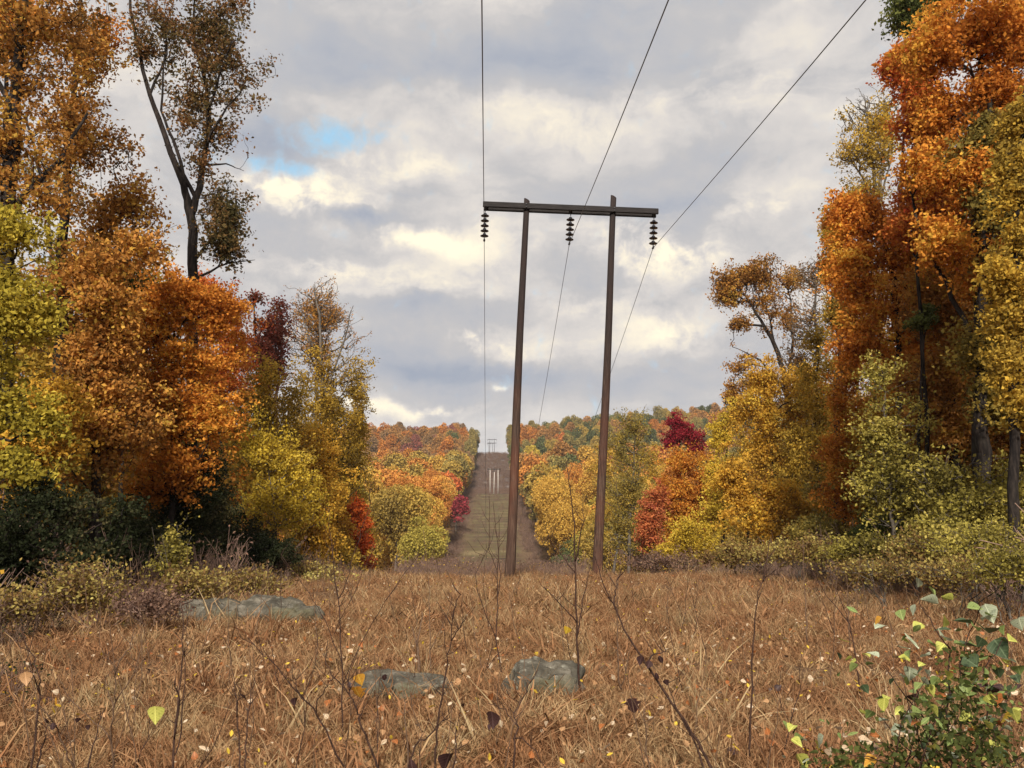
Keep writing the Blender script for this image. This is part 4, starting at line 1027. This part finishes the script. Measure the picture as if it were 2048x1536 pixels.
scatter('grass', np.stack([x, y, gz(x, y)], 1), np.stack([rng.normal(0, .12, n), rng.normal(0, .12, n), rng.uniform(0, 6.28, n)], 1), np.stack([sc * 1.15, sc * 1.15, sc * rng.uniform(.6, 1.1, n)], 1),
        rng.choice(7, n, p=[.15, .15, .15, .14, .13, .08, .20]), tufts, 'matted reddish-brown dry grass covering the clearing')

# twiggy brush clumps
def brush_clump(seed, nst=14, h=1.0, mat=None, leafn=60):
    rng = np.random.default_rng(seed); P0, P1, R0, R1 = [], [], [], []; tips = []
    def rec(p, d, L_, r, lvl):
        q = p + d * L_; P0.append(p); P1.append(q); R0.append(r); R1.append(r * .75); 
        if lvl == 0: tips.append(q); return
        for _ in range(3 if lvl > 1 else 2):
            dd = d + rng.normal(size=3) * .38; dd[2] += .12; dd /= np.linalg.norm(dd); rec(q, dd, L_ * rng.uniform(.6, .95), r * .7, lvl - 1)
    for _ in range(nst):
        a = rng.uniform(0, 6.28); d = np.array([cos(a) * .45, sin(a) * .45, 1]) + rng.normal(size=3) * .15; d /= np.linalg.norm(d)
        rec(np.array([cos(a) * .15, sin(a) * .15, -.03]), d, h * .32 * rng.uniform(.7, 1.2), .008, 2)
    V, Fc = tubes(np.array(P0), np.array(P1), np.array(R0), np.array(R1), 3)
    tips = np.array(tips); C = tips[rng.choice(len(tips), leafn)] + rng.normal(size=(leafn, 3)) * .06
    V2, F2 = leaf_quads(C, np.full(leafn, .05), rng)
    me = mesh_np('clump', np.concatenate([V, V2]), [Fc, F2 + len(V)], face_attr=np.concatenate([np.full(len(Fc), .4), rng.uniform(0, 1, len(F2))]))
    me.materials.append(BARKP); me.materials.append(mat or LM['brush'])
    mi = np.zeros(len(Fc) + len(F2), np.int32); mi[len(Fc):] = 1; me.polygons.foreach_set('material_index', mi)
    return bpy.data.objects.new('source', me)
clumps = [brush_clump(s) for s in range(4)] + [brush_clump(8, 10, .9, LM['bramble'], 36), brush_clump(9, 10, .9, LM['olivegold'], 60), brush_clump(10, 12, .9, LM['darkgreen'], 240), brush_clump(11, 12, .8, LM['gold'], 45)]
# reddish brush past the brow of the clearing, and down into the cut
n = 1200
y = 34.5 + 40 * rng.uniform(0, 1, n) ** 1.7; x = rng.uniform(-3.2, 4.2, n) + (y - 36) * rng.uniform(-.25, .2, n)
keep = ~((y < 37) & (rng.uniform(0, 1, n) < .7)); x, y = x[keep], y[keep]; n = len(x)
sc = rng.uniform(.8, 2.1, n) * np.clip((y - 33) / 9, .4, 1.15)
side = np.clip(np.abs(x - AX) / 13, 0, 1); sc *= .75 + .5 * side
scatter('brush', np.stack([x, y, gz(x, y)], 1), np.stack([rng.normal(0, .1, n), rng.normal(0, .1, n), rng.uniform(0, 6.28, n)], 1), np.stack([sc, sc, sc], 1),
        rng.choice(6, n, p=[.22, .22, .2, .2, .08, .08]), clumps, 'tangled purple-brown bare brush where the clearing drops away')
# scrub on the rocky upper slope and along the cut edges
n = 4200
y = rng.uniform(150, 655, n); x = FAX + rng.uniform(-12.5, 12.5, n)
edge = np.abs(x - FAX) > 9.0
keep = (y > 425) | edge | (rng.uniform(0, 1, n) < .22) | (y < 190); x, y = x[keep], y[keep]; n = len(x)
sc = rng.uniform(.9, 2.4, n) * np.where(y > 425, 1.1, np.where(np.abs(x - FAX) > 9, 1.3, .7))
scatter('scrub', np.stack([x, y, gz(x, y)], 1), np.stack([rng.normal(0, .1, n), rng.normal(0, .1, n), rng.uniform(0, 6.28, n)], 1), np.stack([sc * 1.3, sc * 1.3, sc], 1),
        rng.choice(6, n, p=[.25, .25, .2, .14, .08, .08]), clumps, 'low scrub dotting the cleared strip up the far slope')
# undergrowth under the woods' edges
n = 4600
sd = rng.choice([-1, 1], n); y = rng.uniform(7, 64, n); off = np.where(y > 33, 5 + .12 * (y - 33), 8.2) + np.clip(12 - y, 0, 5) * -.45 + rng.uniform(0, 1, n) ** 1.2 * 14; x = AX + 1 + sd * off
cl_ = np.array([mnoise.noise(Vector((a_ * .33, b_ * .33, 7))) for a_, b_ in zip(x, y)])
kp = cl_ > rng.uniform(-.35, .15, n); x, y, off, cl_ = x[kp], y[kp], off[kp], cl_[kp]; n = len(x)
sc = rng.gamma(4, .22, n) * (.75 + cl_) * np.clip((off - 6) / 4, .45, 1.2) + .15
scatter('undergrowth', np.stack([x, y, gz(x, y)], 1), np.stack([rng.normal(0, .1, n), rng.normal(0, .1, n), rng.uniform(0, 6.28, n)], 1), np.stack([sc, sc, sc], 1),
        rng.choice(8, n, p=[.13, .13, .10, .10, .22, .12, .12, .08]), clumps, 'tangled undergrowth along the feet of the edge trees')

# ------------------------------------------------------------------ boulders
def boulder(pxc, pyb, dp, wpx, hpx, label, seed, depth_ratio=.7, slab=.0):
    import bmesh
    s = dp / F; c = P(pxc, pyb, dp); w, h = wpx * s / 2, hpx * s
    bm = bmesh.new(); bmesh.ops.create_icosphere(bm, subdivisions=5, radius=1)
    rng = np.random.default_rng(seed)
    planes = [(Vector(rng.normal(size=3)).normalized(), rng.uniform(.55, .85)) for _ in range(9)] + [(Vector((.15, -.2, 1)).normalized(), .62)]
    for v in bm.verts:
        p = v.co.copy()
        for nrm, dd in planes:
            q = p.dot(nrm)
            if q > dd: p -= nrm * (q - dd) * .93
        nz = mnoise.fractal(p * 2.2 + Vector((seed, 0, 0)), 1.0, 2.0, 5)
        p *= 1 + nz * .13 - .10 * max(0, .12 - abs(mnoise.noise(p * 1.7 + Vector((0, seed, 0))))) / .12
        v.co = Vector((p.x * w * 1.25, p.y * w * depth_ratio * 1.25, (p.z + .08) * h * 1.3))
    me = bpy.data.meshes.new('boulder'); bm.to_mesh(me); bm.free()
    for pl in me.polygons: pl.use_smooth = True
    z0 = float(gz(c[0], dp))
    o = link_mesh('boulder', me, STONE, None, (c[0], dp, z0)); o.rotation_euler = (0, 0, rng.uniform(-.3, .3))
    tag(o, label, 'boulder'); return o
boulder(432, 1250, 14.6, 125, 50, 'low flat grey boulder of the pair by the left brambles', 3)
boulder(556, 1250, 14.3, 140, 50, 'longer lichen-covered boulder with a dark broken end, beside the brambles', 8)
boulder(812, 1385, 8.3, 170, 52, 'pale grey boulder sunk in grass, beside the orange leaf', 12)
boulder(1078, 1390, 8.2, 150, 68, 'domed green-grey boulder sunk in grass in front of the poles', 21)

# ------------------------------------------------------------------ single leaves
def leaf_mesh(seed, kind=0):
    """outline of a broad pointed leaf with a folded midrib and curled edge"""
    rng = np.random.default_rng(seed)
    if kind == 0:   # heart shaped
        prof = [(0, .0), (.06, .30), (.22, .46), (.42, .44), (.62, .32), (.82, .15), (1, 0)]
    elif kind == 1: # narrow elliptic
        prof = [(0, 0), (.12, .14), (.3, .25), (.5, .28), (.7, .22), (.87, .11), (1, 0)]
    else:           # toothed maple-like
        prof = [(0, .05), (.08, .34), (.22, .30), (.36, .56), (.50, .30), (.72, .36), (1, 0)]
    V = []; curl = rng.uniform(-.5, .6); fold = rng.uniform(.1, .5); tw = rng.uniform(-.4, .4)
    for (t, w) in prof:
        z = curl * t * t * .5
        V.append((0, t, z))
        for s in (-1, 1): V.append((s * w, t - (.06 if t == 0 else 0), z + w * fold * (1 + .3 * s * tw) + rng.normal() * .02))
    Fs = []
    for i in range(len(prof) - 1):
        a = 3 * i; b = a + 3
        Fs += [(a, b, b + 1, a + 1), (a, a + 2, b + 2, b)]
    return mesh_np('leaf', np.array(V), [np.array(Fs)], smooth=True)
LFM = [leaf_mesh(s, k_) for s, k_ in ((1, 0), (2, 0), (3, 0), (4, 1), (5, 1), (6, 2), (7, 2), (8, 0))]
for me in LFM: me.materials.append(SL['tan'])
def put_leaf(name, loc, size, rot, mat, parent=None, mi=None):
    me = LFM[int(rng.integers(len(LFM)))] if mi is None else LFM[mi]
    o = bpy.data.objects.new(name, me); COL.objects.link(o); o.location = loc; o.rotation_euler = rot; o.scale = (size, size, size)
    o.material_slots[0].link = 'OBJECT'; o.material_slots[0].material = SL[mat]
    if parent is not None: o.parent = parent
    return o
# fallen leaves: those near enough to be told apart
FL = {'pale': ('pale curled dead leaf lying on the dry grass', 'pale fallen leaves on the dry grass'), 'tan': ('tan dead leaf caught among the dry grass blades', 'tan fallen leaves in the dry grass'),
      'rust': ('rust-red fallen leaf lying on the dry grass', 'rust-red fallen leaves on the dry grass'), 'yellow': ('small yellow fallen leaf on the brown grass', 'yellow fallen leaves on the brown grass'),
      'dark': ('dark shrivelled leaf lying on the dry grass', 'dark shrivelled leaves on the dry grass')}
mats = list(FL)
for _ in range(285):
    y = 3.9 + 8.5 * rng.uniform() ** 1.3; px = rng.uniform(-10, 2058); x = P(px, 1300, y)[0]
    m_ = rng.choice(mats, p=[.40, .27, .15, .08, .10])
    o = put_leaf('fallen_leaf', (x, y, float(gz(x, y)) + rng.uniform(.08, .24) * min(1, .5 + y / 14)), rng.uniform(.035, .08), (rng.normal() * .6, rng.normal() * .6, rng.uniform(0, 6.28)), m_)
    tag(o, FL[m_][0], 'leaf', FL[m_][1])
lsrc = []
for k_, m_ in enumerate(('pale', 'tan', 'rust', 'yellow', 'pale', 'tan')):
    me = LFM[k_].copy(); me.materials[0] = SL[m_]; lsrc.append(bpy.data.objects.new('source', me))
n = 11000
y = 3.6 + 31 * rng.uniform(0, 1, n) ** .8; x = rng.uniform(-1, 1, n) * (y * .68 + 1); ok = np.abs(x - AX) < 15; x, y = x[ok], y[ok]; n = len(x)
sc = rng.uniform(.02, .06, n)
scatter('leaf_litter', np.stack([x, y, gz(x, y) + rng.uniform(.06, .24, n)], 1), np.stack([rng.normal(0, .6, n), rng.normal(0, .6, n), rng.uniform(0, 6.28, n)], 1), np.stack([sc, sc, sc], 1),
        rng.choice(6, n), lsrc, 'small fallen leaves sprinkled through the dry grass')

# ------------------------------------------------------------------ foreground stems
STEM = bark_mat('dark_stem_bark', (.035, .02, .016), (.10, .055, .04), 40)
STEMB = bark_mat('brown_stem_bark', (.10, .06, .04), (.22, .14, .09), 40)
def stem(label, dp, paths, name='bare_weed', cat='weed', mat=None, rscale=1., leaves=(), twigs=6, group=None):
    """paths: list of pixel polylines; first is the main stem; radius in mm at start and end"""
    x0, y0 = paths[0][0][:2]; b = P(x0, y0, dp); zg = float(gz(b[0], dp))
    O = np.array([b[0], dp, zg]); root = empty(name, O); tag(root, label, cat, group)
    pieces = []
    for pi_, pth in enumerate(paths):
        pts = np.array([P(q[0], q[1], dp) for q in pth])
        t = np.linspace(0, len(pts) - 1, 4 * (len(pts) - 1) + 1)
        pts = np.stack([np.interp(t, np.arange(len(pts)), pts[:, k]) for k in range(3)], 1)
        if pi_ == 0:
            pts[:, 1] += np.linspace(0, rng.uniform(-.25, .25), len(pts))
            if pts[0, 2] > zg - .02: pts = np.concatenate([[[pts[0, 0], pts[0, 1], zg - .05]], pts])
            main = pts
        else:
            j = np.argmin(np.linalg.norm(main - pts[0], axis=1)); pts[:, 1] += main[j, 1] - dp + np.linspace(0, rng.uniform(-.2, .2), len(pts)); pts[0] = main[j]
        pts[1:-1] += rng.normal(size=(len(pts) - 2, 3)) * .004
        r0 = (.0062 if pi_ == 0 else .0038) * rscale; r = np.linspace(r0, .0018 * rscale, len(pts)) * (dp / 5) ** .5
        V, Fc = sweep(pts - O, r, 6)
        link_mesh('stalk' if pi_ == 0 else 'branch', mesh_np('stalk', V, Fc, True), mat or STEM, root)
        for _ in range(twigs if pi_ == 0 else twigs // 2):
            j = rng.integers(len(pts) // 3, len(pts)); p = pts[j] - O; a = rng.uniform(0, 6.28)
            L_ = rng.uniform(.06, .22) * (dp / 6) ** .6; d = np.array([cos(a) * .7, sin(a) * .35, rng.uniform(.3, 1)]); q1 = p + d * L_ * .5 + rng.normal(size=3) * .01; q2 = p + d * L_ + [0, 0, L_ * .2]
            pieces.append((p, q1, .0020 * rscale * (dp / 5) ** .5, .0016 * rscale * (dp / 5) ** .5)); pieces.append((q1, q2, .0016 * rscale * (dp / 5) ** .5, .0009 * rscale))
    if pieces:
        for q in range(0, len(pieces), 2):
            V, Fc = tubes(*[np.array([z[k] for z in pieces[q:q + 2]]) for k in range(4)], 4)
            link_mesh('twig', mesh_np('twig', V, [Fc]), mat or STEM, root)
    for (px, py, sz, mt) in leaves:
        p = P(px, py, dp - .02) - O
        put_leaf('leaf', p, sz * .72 * dp / F, (rng.uniform(-1.8, -.9), rng.uniform(-.5, .5), rng.uniform(-.8, .8)), mt, root)
    return root
stem('tall dark twin stem below the pair of boulders', 4.3, [[(345, 1545), (348, 1420), (352, 1308), (342, 1215)], [(347, 1530), (357, 1450), (357, 1342), (352, 1300)], [(350, 1480), (366, 1400), (368, 1352)]], rscale=1.2, leaves=[(310, 1414, 46, 'lime')])
stem('many-branched brown stem left of the tall twin stem', 4.2, [[(226, 1545), (232, 1460), (250, 1395), (260, 1325), (245, 1290)], [(230, 1470), (190, 1430), (145, 1385), (132, 1345)], [(252, 1390), (285, 1340), (302, 1290)], [(260, 1325), (275, 1290), (278, 1262)], [(245, 1410), (215, 1380), (195, 1360)]], mat=STEMB)
stem('dark slanting stem by the left frame edge with a drooping mauve leaf', 4.1, [[(64, 1545), (68, 1420), (58, 1370), (40, 1325), (4, 1262)], [(64, 1390), (62, 1350), (61, 1325)]], leaves=[(50, 1345, 34, 'tan')])
stem('stem holding the small yellow and orange leaves near the left edge', 4.3, [[(148, 1545), (140, 1480), (125, 1425), (104, 1380)]], mat=STEMB, leaves=[(104, 1412, 24, 'yellow'), (112, 1395, 22, 'orangey')])
stem('short stem with a black curled leaf near the left edge', 4.2, [[(72, 1545), (88, 1480), (97, 1450)]], leaves=[(90, 1436, 26, 'dark'), (106, 1446, 18, 'dark')])
stem('stem topped by dark leaf clumps below the yellow leaf', 4.2, [[(175, 1545), (168, 1490), (165, 1440)]], leaves=[(158, 1436, 16, 'dark'), (176, 1450, 14, 'dark')])
stem('straight dark stem ending in a point below the longer boulder', 4.6, [[(478, 1545), (470, 1480), (455, 1410), (439, 1331)], [(458, 1420), (472, 1400), (476, 1375)]])
stem('stem with one black leaf beside the straight pointed one', 4.5, [[(490, 1545), (484, 1480), (485, 1400), (486, 1370)]], leaves=[(482, 1388, 22, 'dark')])
stem('long diagonal stem leaning over towards the boulders', 4.4, [[(692, 1545), (660, 1470), (636, 1407), (608, 1376), (570, 1320), (535, 1277)], [(636, 1407), (660, 1370), (680, 1340)], [(608, 1376), (602, 1345)]], leaves=[(590, 1396, 22, 'dark')])
stem('tall thin sapling rising in front of the yellow saplings', 6.8, [[(686, 1500), (683, 1370), (677, 1215), (666, 1147), (655, 1060), (652, 1012)], [(682, 1330), (650, 1240), (618, 1190), (560, 1110)], [(680, 1200), (700, 1130), (722, 1060), (742, 1010)], [(683, 1370), (720, 1290), (770, 1200), (845, 1100)]], name='bare_sapling', cat='sapling', twigs=8)
stem('crooked black stem beside the big orange leaf', 3.6, [[(762, 1550), (742, 1490), (722, 1440), (719, 1417), (703, 1376), (705, 1350), (724, 1292)], [(721, 1418), (700, 1392), (660, 1360), (640, 1330)]], rscale=1.1, leaves=[(710, 1375, 44, 'orangey'), (716, 1350, 34, 'orangey'), (768, 1350, 18, 'dark'), (697, 1364, 16, 'dark')])
stem('forked dark stem between the two sunken boulders', 5.2, [[(872, 1500), (876, 1440), (893, 1338), (905, 1277), (906, 1219)], [(905, 1277), (920, 1250), (934, 1229)], [(906, 1230), (914, 1205), (923, 1185)]], rscale=1.2)
stem('slender stem before the pale sunken boulder', 4.6, [[(816, 1545), (812, 1450), (804, 1362)]], mat=STEMB, twigs=4)
stem('thin upright sapling between the pale boulder and the first pole', 9.0, [[(862, 1350), (860, 1301), (857, 1220), (855, 1147), (845, 1060)], [(860, 1301), (890, 1240), (905, 1200)]], mat=STEMB, name='bare_sapling', cat='sapling')
stem('bare multi-stemmed sapling seen against the cleared cut', 9.4, [[(1002, 1340), (992, 1277), (995, 1215), (994, 1140), (978, 1100), (978, 990)], [(995, 1200), (1002, 1150), (996, 1097), (986, 1003)], [(996, 1160), (998, 1100), (998, 1030)], [(992, 1277), (960, 1200), (950, 1150), (975, 1100)], [(1000, 1300), (970, 1345), (985, 1290)]], name='bare_sapling', cat='sapling', rscale=1.1)
stem('tall dark sapling reaching up between the two poles', 8.0, [[(1160, 1390), (1156, 1330), (1152, 1277), (1149, 1147), (1145, 1047), (1137, 977), (1128, 932)], [(1153, 1270), (1166, 1200), (1178, 1147)], [(1149, 1150), (1130, 1120), (1100, 1080)], [(1150, 1120), (1158, 1060), (1162, 1040)], [(1152, 1240), (1120, 1210), (1085, 1170)]], name='bare_sapling', cat='sapling', rscale=1.5, leaves=[(1136, 1255, 24, 'yellow')])
stem('pale forked sapling at the foot of the second pole', 8.1, [[(1245, 1395), (1234, 1352), (1232, 1250), (1231, 1150)], [(1245, 1370), (1254, 1320), (1260, 1280)]], mat=STEMB, name='bare_sapling', cat='sapling', rscale=1.3)
stem('long black leaning stem crossing from the second pole foot', 5.0, [[(1425, 1545), (1400, 1485), (1347, 1410), (1293, 1328), (1258, 1274), (1231, 1212), (1210, 1171), (1194, 1110)], [(1230, 1212), (1240, 1185), (1246, 1160)], [(1293, 1328), (1312, 1310), (1336, 1305)]], rscale=1.5, leaves=[(1284, 1312, 26, 'dark'), (1300, 1322, 22, 'dark'), (1318, 1312, 24, 'dark'), (1312, 1345, 22, 'dark'), (1330, 1360, 18, 'dark')])
stem('branching stem with one large hanging dark leaf', 4.3, [[(1026, 1545), (1036, 1458), (1029, 1437), (1055, 1395), (1080, 1352)], [(1036, 1458), (1010, 1425), (976, 1413)], [(1036, 1470), (1070, 1500), (1100, 1545)]], leaves=[(983, 1424, 46, 'dark'), (1000, 1440, 22, 'pale')])
stem('low stem with a pointed dark leaf below the leaning stem', 4.6, [[(1300, 1545), (1290, 1470), (1282, 1410)]], leaves=[(1262, 1398, 42, 'dark')], mat=STEMB)
stem('bottom edge stem carrying a broad dark leaf', 3.7, [[(815, 1550), (830, 1490), (870, 1460), (890, 1440)]], leaves=[(822, 1518, 44, 'dark')])
stem('bottom edge stem carrying the roundest dark leaf', 3.7, [[(905, 1550), (912, 1490), (908, 1450)]], leaves=[(900, 1508, 52, 'dark')])
stem('upright fork-tipped stem on the right half of the clearing', 5.6, [[(1497, 1500), (1500, 1440), (1505, 1319), (1507, 1250), (1514, 1182), (1525, 1155)], [(1524, 1158), (1532, 1150), (1537, 1146)], [(1525, 1155), (1536, 1120), (1545, 1080)]], rscale=1.2)
stem('straight brown sapling under the golden maple', 12, [[(1614, 1260), (1614, 1227), (1612, 1150), (1612, 1078)]], mat=STEMB, name='bare_sapling', cat='sapling', rscale=1.3)
stem('short straight stem right of the brown sapling', 11, [[(1698, 1260), (1694, 1200), (1690, 1150)]], mat=STEMB)
stem('slanting stem with crossing branch on the right', 8, [[(1718, 1360), (1716, 1319), (1708, 1250), (1664, 1192), (1636, 1135)], [(1708, 1250), (1700, 1210), (1690, 1170)]])
stem('short bent stem low by the lone pale leaf', 5.2, [[(1412, 1545), (1390, 1480), (1360, 1420), (1352, 1380)]], rscale=1.2)
stem('thick broken stub among grass before the poles', 9, [[(838, 1330), (834, 1295), (822, 1255)], [(832, 1290), (838, 1260), (841, 1228)]], rscale=2.2, twigs=0, mat=STEMB)
# many thin weeds
for q in range(165):
    y = 3.8 + 26 * rng.uniform() ** 1.4; px = rng.uniform(0, 2048); x = P(px, 1200, y)[0]
    if abs(x - AX) > 14: x = AX + rng.uniform(-13, 13)
    zg = float(gz(x, y)); h = rng.uniform(.45, 1.15) * (1 if y < 8 else 1.25)
    pts = np.zeros((7, 3)); t = np.linspace(0, 1, 7); a = rng.normal() * .22; pts[:, 0] = a * t * h + rng.normal(size=7) * .012; pts[:, 1] = rng.normal() * .1 * t; pts[:, 2] = t * h; pts[0, 2] = -.04
    rr = np.linspace(.0042, .0015, 7) * (y / 5) ** .45
    V, Fc = sweep(pts, rr, 5); nV = len(V)
    pcs = []
    for _ in range(rng.integers(2, 7)):
        j = rng.integers(2, 6); aa = rng.uniform(0, 6.28); L_ = rng.uniform(.1, .3); d = np.array([cos(aa) * .6, sin(aa) * .4, .9]); pcs.append((pts[j], pts[j] + d * L_, rr[j] * .6, rr[j] * .3))
    V2, F2 = tubes(*[np.array([p_[k_] for p_ in pcs]) for k_ in range(4)], 4)
    o = link_mesh('dead_weed', mesh_np('dead_weed', np.concatenate([V, V2]), Fc + [F2 + nV], True), STEMB if rng.uniform() < .6 else STEM, None, (x, y, zg))
    wh = 'close to the front' if y < 7 else 'midway across' if y < 14 else 'towards the far edge of'
    wx = 'below the left woods' if px < 680 else 'in the middle' if px < 1370 else 'below the right woods'
    wh = f'thin dead weed {wh} {"of " if y < 7 else ""}the clearing, {wx}'
    tag(o, wh, 'weed', wh.replace('weed', 'weeds'))

# ------------------------------------------------------------------ green bush, lower right
D = 3.7
root_p = P(1905, 1560, D); OB = np.array([root_p[0], D, float(gz(root_p[0], D))])
gb = empty('leafy_shrub', OB); tag(gb, 'broad-leaved green shrub with silvery leaf undersides in the lower right corner', 'shrub')
B_ = [[(1905, 1560), (1895, 1420), (1900, 1300), (1880, 1275), (1850, 1225), (1820, 1165)], [(1905, 1560), (1925, 1440), (1920, 1330), (1940, 1260), (1960, 1215)], [(1890, 1560), (1850, 1440), (1800, 1380), (1770, 1330)],
      [(1930, 1560), (1975, 1440), (1970, 1340), (2010, 1270)], [(1880, 1560), (1800, 1480), (1755, 1430)], [(1920, 1560), (1990, 1480), (2030, 1400)], [(1870, 1420), (1840, 1400), (1800, 1300)], [(1860, 1560), (1760, 1520), (1660, 1500)]]
for pth in B_:
    pts = np.array([P(q[0], q[1], D + rng.uniform(-.15, .15)) for q in pth]); t = np.linspace(0, len(pts) - 1, 4 * (len(pts) - 1) + 1)
    pts = np.stack([np.interp(t, np.arange(len(pts)), pts[:, k]) for k in range(3)], 1); pts[1:] += rng.normal(size=(len(pts) - 1, 3)) * .004
    pts = np.concatenate([[[pts[0, 0], pts[0, 1], OB[2] - .03]], pts]) if pth[0][1] > 1500 else pts
    V, Fc = sweep(pts - OB, np.linspace(.0045, .0016, len(pts)), 6); link_mesh('branch', mesh_np('branch', V, Fc, True), STEM, gb)
LV = [(1715, 1225, 28, 'green'), (1766, 1250, 34, 'silver'), (1762, 1235, 24, 'orangey'), (1810, 1267, 42, 'silver'), (1800, 1220, 28, 'green'), (1837, 1158, 26, 'silver'), (1858, 1175, 26, 'green'), (1875, 1206, 38, 'silver'), (1905, 1199, 30, 'lime'),
      (1830, 1210, 26, 'silver'), (1970, 1210, 46, 'silver'), (1987, 1227, 50, 'silver'), (1970, 1257, 60, 'deep'), (1990, 1281, 56, 'deep'), (1943, 1247, 44, 'deep'), (1882, 1271, 46, 'silver'), (1963, 1298, 60, 'deep'), (1953, 1332, 50, 'deep'),
      (1793, 1291, 30, 'silver'), (1820, 1335, 36, 'silver'), (1844, 1366, 30, 'green'), (1888, 1349, 30, 'orangey'), (1858, 1434, 50, 'green'), (1827, 1424, 36, 'green'), (1963, 1404, 40, 'green'), (1943, 1383, 34, 'green'), (1769, 1397, 34, 'lime'),
      (1646, 1472, 36, 'silver'), (1595, 1509, 40, 'lime'), (1752, 1516, 36, 'orangey'), (1759, 1472, 30, 'rust'), (1721, 1482, 32, 'pale'), (2018, 1281, 36, 'lime'), (2038, 1237, 40, 'silver'), (2021, 1431, 36, 'yellow'), (1963, 1455, 44, 'lime'),
      (2035, 1332, 36, 'green'), (2000, 1340, 34, 'rust'), (1916, 1458, 36, 'green'), (1995, 1500, 36, 'lime'), (1920, 1290, 40, 'deep'), (1900, 1260, 36, 'deep'), (1935, 1215, 34, 'green'), (1840, 1250, 30, 'green'), (1860, 1310, 30, 'silver'), (1800, 1350, 26, 'silver'), (1985, 1375, 40, 'dark'), (2010, 1390, 36, 'rust')]
for _ in range(190):
    u = rng.uniform(0, 1); px = 1905 + rng.normal() * 95; py = 1400 + rng.normal() * 75
    if px > 2060 or py > 1540 or py < 1200: continue
    LV.append((px, py, rng.uniform(18, 34), rng.choice(['green', 'silver', 'lime', 'deep', 'rust', 'pale', 'dark'], p=[.34, .12, .18, .16, .07, .05, .08])))
for _ in range(40):
    LV.append((rng.uniform(1560, 2040), rng.uniform(1440, 1535), rng.uniform(18, 30), rng.choice(['green', 'silver', 'lime', 'pale'], p=[.3, .2, .3, .2])))
for (px, py, sz, mt) in LV:
    dd = D + rng.uniform(-.3, .3); p = P(px, py, dd) - OB
    put_leaf('leaf', p, sz * .8 * dd / F, (rng.uniform(-1.3, .5), rng.uniform(-.7, .7), rng.uniform(-2.6, 2.6)), mt, gb, int(rng.choice([0, 1, 2, 7, 3])))

# ------------------------------------------------------------------ air
m = bpy.data.materials.new('pale_air'); m.use_nodes = True; N = NT(m.node_tree); N.n.clear(); out = N.new('ShaderNodeOutputMaterial')
vp = N.new('ShaderNodeVolumePrincipled'); vp.inputs['Density'].default_value = .00013; vp.inputs['Color'].default_value = (.93, .90, .90, 1)
N.link(vp.outputs[0], out.inputs['Volume'])
hz = link_mesh('haze', box_mesh(0, 1200, 65, 2600, 2900, 170, .01), m); tag(hz, 'thin pale autumn haze', kind='stuff')
# the dense small foliage low down in the shrub
nf = 1500
cp = []
for _ in range(nf):
    cl = [(1900, 1440, 90, 60), (1960, 1500, 90, 50), (1800, 1510, 110, 36), (1930, 1340, 50, 50), (1680, 1525, 60, 20)][rng.choice(5, p=[.34, .3, .18, .12, .06])]
    cp.append(P(cl[0] + rng.normal() * cl[2] * .6, cl[1] + rng.normal() * cl[3] * .6, D + rng.normal() * .22) - OB)
V, Fc = leaf_quads(np.array(cp), np.full(nf, .028), rng, .5, .7)
o = link_mesh('foliage', mesh_np('foliage', V, [Fc], face_attr=rng.uniform(0, 1, nf)), LM['green'], gb); o['kind'] = 'stuff'
for _ in range(22):
    a_ = P(1900 + rng.normal() * 60, 1560, D + rng.normal() * .15); b_ = P(1890 + rng.normal() * 110, rng.uniform(1320, 1500), D + rng.normal() * .2)
    m_ = (a_ + b_) / 2 + rng.normal(size=3) * .03
    V, Fc = sweep(np.array([a_, m_, b_]) - OB, [.0032, .0024, .0012], 5); link_mesh('branch', mesh_np('branch', V, Fc, True), STEM, gb)
print('script done')
